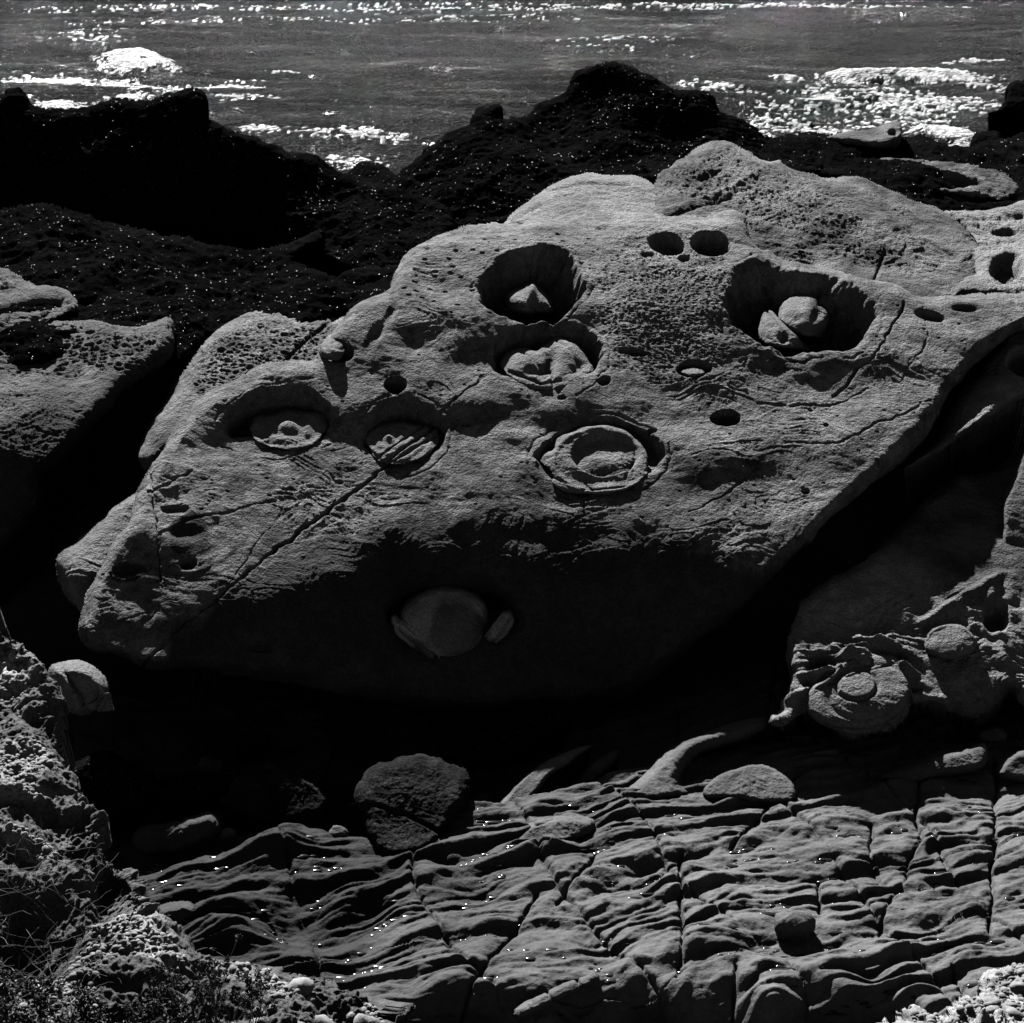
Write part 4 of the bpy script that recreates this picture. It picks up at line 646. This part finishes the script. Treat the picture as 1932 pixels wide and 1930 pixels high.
def lump(name, c, n, r, m, parent=None, seed=0, asp=(1, .8, .6), nv=18):
    th = np.linspace(0, math.pi, nv // 2 + 1)[:, None]; ph = np.linspace(0, 2 * math.pi, nv + 1)[None, :-1]
    V = np.stack([np.sin(th) * np.cos(ph), np.sin(th) * np.sin(ph), np.cos(th) + 0 * ph], -1).reshape(-1, 3)
    d = 1 + .35 * perlin(V * 1.1 + seed * 3.7) + .10 * perlin(V * 3.1 + seed); V = V * d[:, None]; V = np.sign(V) * np.abs(V) ** .85
    R_ = np.linalg.qr(np.random.RandomState(seed).normal(size=(3, 3)) * .35 + np.eye(3))[0]
    t = np.cross(n, [0.3, 1, 0]); t /= np.linalg.norm(t); b = np.cross(n, t)
    V = (V * np.array(asp)) @ R_.T * r; V = c + V[:, :1] * t + V[:, 1:2] * b + V[:, 2:] * n
    k = nv; f = []
    for a in range(nv // 2):
        for i in range(k): f.append((a * k + i, (a + 1) * k + i, (a + 1) * k + (i + 1) % k, a * k + (i + 1) % k))
    return mesh_obj(name, V, np.array(f), m, parent)
# pebbles and cobbles set in the banks
for nm, region, nc, npb, cs in (('conglomerate_bank', lambda X, Y, P, N: (X > 440) & (X < 750) & (Y > 1785), 26, 2600, (.025, .07)), ('conglomerate_bank.001', lambda X, Y, P, N: X > 1500, 16, 900, (.03, .06))):
    X, Y, S, P, N = DEBUG[nm]; g = (X[0], Y[:, 0], P, N, S); par = bpy.data.objects[nm]
    p, nn = pick(g, nc, rng, region)
    for i in range(len(p)):
        lump('cobble', p[i], nn[i], cs[0] + (cs[1] - cs[0]) * rng.rand() ** 1.5, M_COBB, par, seed=int(rng.randint(9999)))
    cl = lambda X, Y, P, N: (perlin(P * 2.1 + 31) > -.15) & ((btone(P, X, Y, None) < .4) | (X > 1500) | (perlin(P * 1.3 + 9) > .3))
    p, nn = pick(g, npb, rng, cl); o = scatter('pebbles', p, nn, .006 + .020 * rng.rand(len(p)) ** 2.5, (.5, .5, .5, .5), M_COBB, rng, par, sink=.25, tpl=(8, 3)); o['kind'] = 'stuff'
# gravel between the shelf and the wall
xy = zpt(1700 + 260 * rng.rand(9000), 1310 + 125 * rng.rand(9000), .62); PXg, PYg = to_px(xy)
ok = PYg > np.interp(PXg, [1700, 1780, 1860, 1960], [1415, 1375, 1335, 1310]); ok &= PYg < np.interp(PXg, [1700, 1800, 1870, 1960], [1432, 1425, 1425, 1415]); xy = xy[ok]
xy[:, 2] = ground_z(xy[:, 0], xy[:, 1]) + .02
tag(scatter('gravel', xy, np.tile([0, 0, 1.0], (len(xy), 1)), .008 + .016 * rng.rand(len(xy)), (.6, .4, .5, .5), M_GRAVEL, rng, tpl=(6, 2)), kind='stuff', label='dark gravel lying between the shelf and the hollowed wall', cat='gravel')
# water left lying in the dips of the shelf: small rounded pools that catch the sun
cand = np.flatnonzero(((GLAP < -.0035) & (GPX > 270) & (GPX < 1925) & (GPY > 1480) & (GPY < 1925)).ravel()); cl = perlin(np.stack([GX.ravel()[cand] * 2, GY.ravel()[cand] * 3, 0 * cand], -1))
cand = cand[cl > .12]; cand = rng.choice(cand, 620, replace=False)
p = np.stack([GX.ravel()[cand], GY.ravel()[cand], GZ.ravel()[cand]], -1)
V0, F0 = dome_tpl(9, 4); n = len(p); r = .012 + .03 * rng.rand(n) ** 2
V = p[:, None] + V0[None] * np.stack([r * (1 + 1.8 * rng.rand(n)), r * .8, r * .28], -1)[:, None] + np.array([0, 0, -.001])
tag(mesh_obj('puddles', V.reshape(-1, 3), (F0[None] + (np.arange(n) * len(V0))[:, None, None]).reshape(-1, 3), M_WET), kind='stuff', label='beads of water shining in the dips of the bedrock shelf', cat='water')

# ---- plants on the near bank
X, Y, S, P, N = DEBUG['conglomerate_bank']; BG = (X[0], Y[:, 0], P, N, S)
def onbank(px, py):
    i = int(np.clip((px - X[0, 0]) / (X[0, 1] - X[0, 0]), 0, X.shape[1] - 1)); j = int(np.clip((py - Y[0, 0]) / (Y[1, 0] - Y[0, 0]), 0, X.shape[0] - 1)); return P[j, i]
def tube(path, r0, r1, k=5):
    path = np.array(path, float); n = len(path); V = []; Fq = []
    for i in range(n):
        d = path[min(i + 1, n - 1)] - path[max(i - 1, 0)]; d /= np.linalg.norm(d) + 1e-9
        a = np.cross(d, [.3, .9, .1]); a /= np.linalg.norm(a); b = np.cross(d, a); r = r0 + (r1 - r0) * i / (n - 1)
        for q in range(k): V.append(path[i] + r * (a * math.cos(q / k * 6.283) + b * math.sin(q / k * 6.283)))
    for i in range(n - 1):
        for q in range(k): Fq.append((i * k + q, i * k + (q + 1) % k, (i + 1) * k + (q + 1) % k, (i + 1) * k + q))
    return np.array(V), np.array(Fq)
def join(parts):
    V = []; Fq = []; b = 0
    for v, f in parts: V.append(v); Fq.append(f + b); b += len(v)
    return np.concatenate(V), np.concatenate(Fq)
def curve(p0, d, L, n, bend, rng):
    p = [np.array(p0)]; d = np.array(d, float)
    for i in range(n): d = d + rng.normal(size=3) * bend; d /= np.linalg.norm(d); p.append(p[-1] + d * L / n)
    return p
def leafcl(c, n, r, s, rng):                                  # small folded leaves in a loose ball
    q = rng.normal(size=(n, 3)); q /= np.linalg.norm(q, axis=1)[:, None]; q = c + q * r * rng.rand(n, 1) ** .5
    a = rng.normal(size=(n, 3)); a /= np.linalg.norm(a, axis=1)[:, None]; b = np.cross(a, rng.normal(size=(n, 3))); b /= np.linalg.norm(b, axis=1)[:, None]; u = np.cross(a, b) * .35
    ss_ = s * (.6 + .8 * rng.rand(n, 1)); V = np.stack([q - a * ss_, q + b * ss_ * .45 + u * ss_, q + a * ss_, q - b * ss_ * .45 + u * ss_], 1).reshape(-1, 3)
    return V, np.arange(4 * n).reshape(-1, 4)
FL = [(395, 1925, .42, 'tallest dry flower stalk standing dark against the bright gravel'), (352, 1912, .34, 'dry flower stalk left of the tallest one, forked near its top'), (440, 1920, .30, 'dry flower stalk with a dark head right of the tallest one'), (300, 1900, .30, 'dry stalk at the left edge of the stalk clump beside the straw tangle'),
      (480, 1926, .26, 'short dry stalk at the right edge of the stalk clump'), (415, 1900, .24, 'short bent dry stalk behind the tallest one'), (330, 1870, .28, 'thin bare twig with few heads just right of the straw tangle')]
for i, (px, py, L, lab) in enumerate(FL):
    base = onbank(px, py) - np.array([0, 0, .02]); e = bpy.data.objects.new('flower_stalk', None); COL.objects.link(e); e.location = base; tag(e, lab, 'plant', 'dry flower stalks on the near bank')
    st = []; hd = []
    for k in range(4 + i % 3):
        pth = curve([0, 0, 0], [rng.normal() * .28, rng.normal() * .25, 1], L * (.6 + .4 * rng.rand()) if k else L, 8, .10, rng); st.append(tube(pth, .0028, .0014))
        tips = [pth[-1]]
        for t in range(3):
            b = pth[4 + t]; bp_ = curve(b, [rng.normal() * .7, rng.normal() * .5, .9], L * .22, 4, .15, rng); st.append(tube(bp_, .0016, .001)); tips.append(bp_[-1])
        for tp in tips:
            mesh_obj('seed_head', *leafcl(tp, 26, .012 + .008 * rng.rand(), .008, rng), M_STEM, e, smooth=False)
    mesh_obj('stem', *join(st), M_STEM, e)
gr = []
for k in range(230):
    px, py = rng.uniform(-40, 200), rng.uniform(1580, 1900)
    if ell(px, py, 70, 1740, 140, 170, 0) > 1: continue
    gr.append(tube(curve(onbank(px, py) + [0, 0, .01], [rng.normal() * .8, rng.normal() * .4 - .2, rng.uniform(-.2, .8)], rng.uniform(.08, .3), 7, .22, rng), .0016, .0006, 4))
tag(mesh_obj('dry_grass', *join(gr), M_STRAW), 'pale dry straw tangled over the dark hollow of the near bank', 'grass', kind='stuff')
for nm, mtl, n, cnt, lsz, lab, cat, sp in (('leafy_mat', M_LEAF, 170, 60, .013, 'dark leafy mat growing along the bottom left edge of the near bank', 'ground cover', 1), ('small_flowers', M_FLOWER, 46, 16, .008, 'small pale blossoms dotted over the dark leafy mat', 'flowers', 1)):
    q = []
    for k in range(n):
        a, b = rng.uniform(-30, 430), rng.uniform(1750, 1980)
        if b < np.interp(a, [-30, 100, 250, 430], [1790, 1850, 1870, 1915]) - 20 * rng.rand(): continue
        q.append(leafcl(onbank(a, b) + [0, 0, .03 if mtl is M_LEAF else .065], cnt, .045 if mtl is M_LEAF else .012, lsz, rng))
    tag(mesh_obj(nm, *join(q), mtl, smooth=False), lab, cat, kind='stuff')

c = zpt(1500., 1730., .75); c[2] = ground_z(c[0], c[1]) + .07
rs = lump('round_boulder', c, np.array([0, 0, 1.0]), .16, M_SHELF, seed=5, asp=(.95, .9, 1.0), nv=32); tag(rs, 'round dark boulder sitting alone on the jointed shelf', 'boulder')

for k in range(34):
    px, py = rng.uniform(230, 960), rng.uniform(1395, 1600); c = zpt(px, py, .5); r = rng.uniform(.05, .17); c[2] = ground_z(c[0], c[1]) + r * .15
    tag(lump('rubble_stone', c, np.array([0, 0, 1.0]), r, M_SHELF, seed=900 + k, asp=(1, .7, .6), nv=20), 'dark angular stone in the rubble at the shaded foot of the huge boulder', 'stone', 'rubble stones in the shaded gap')
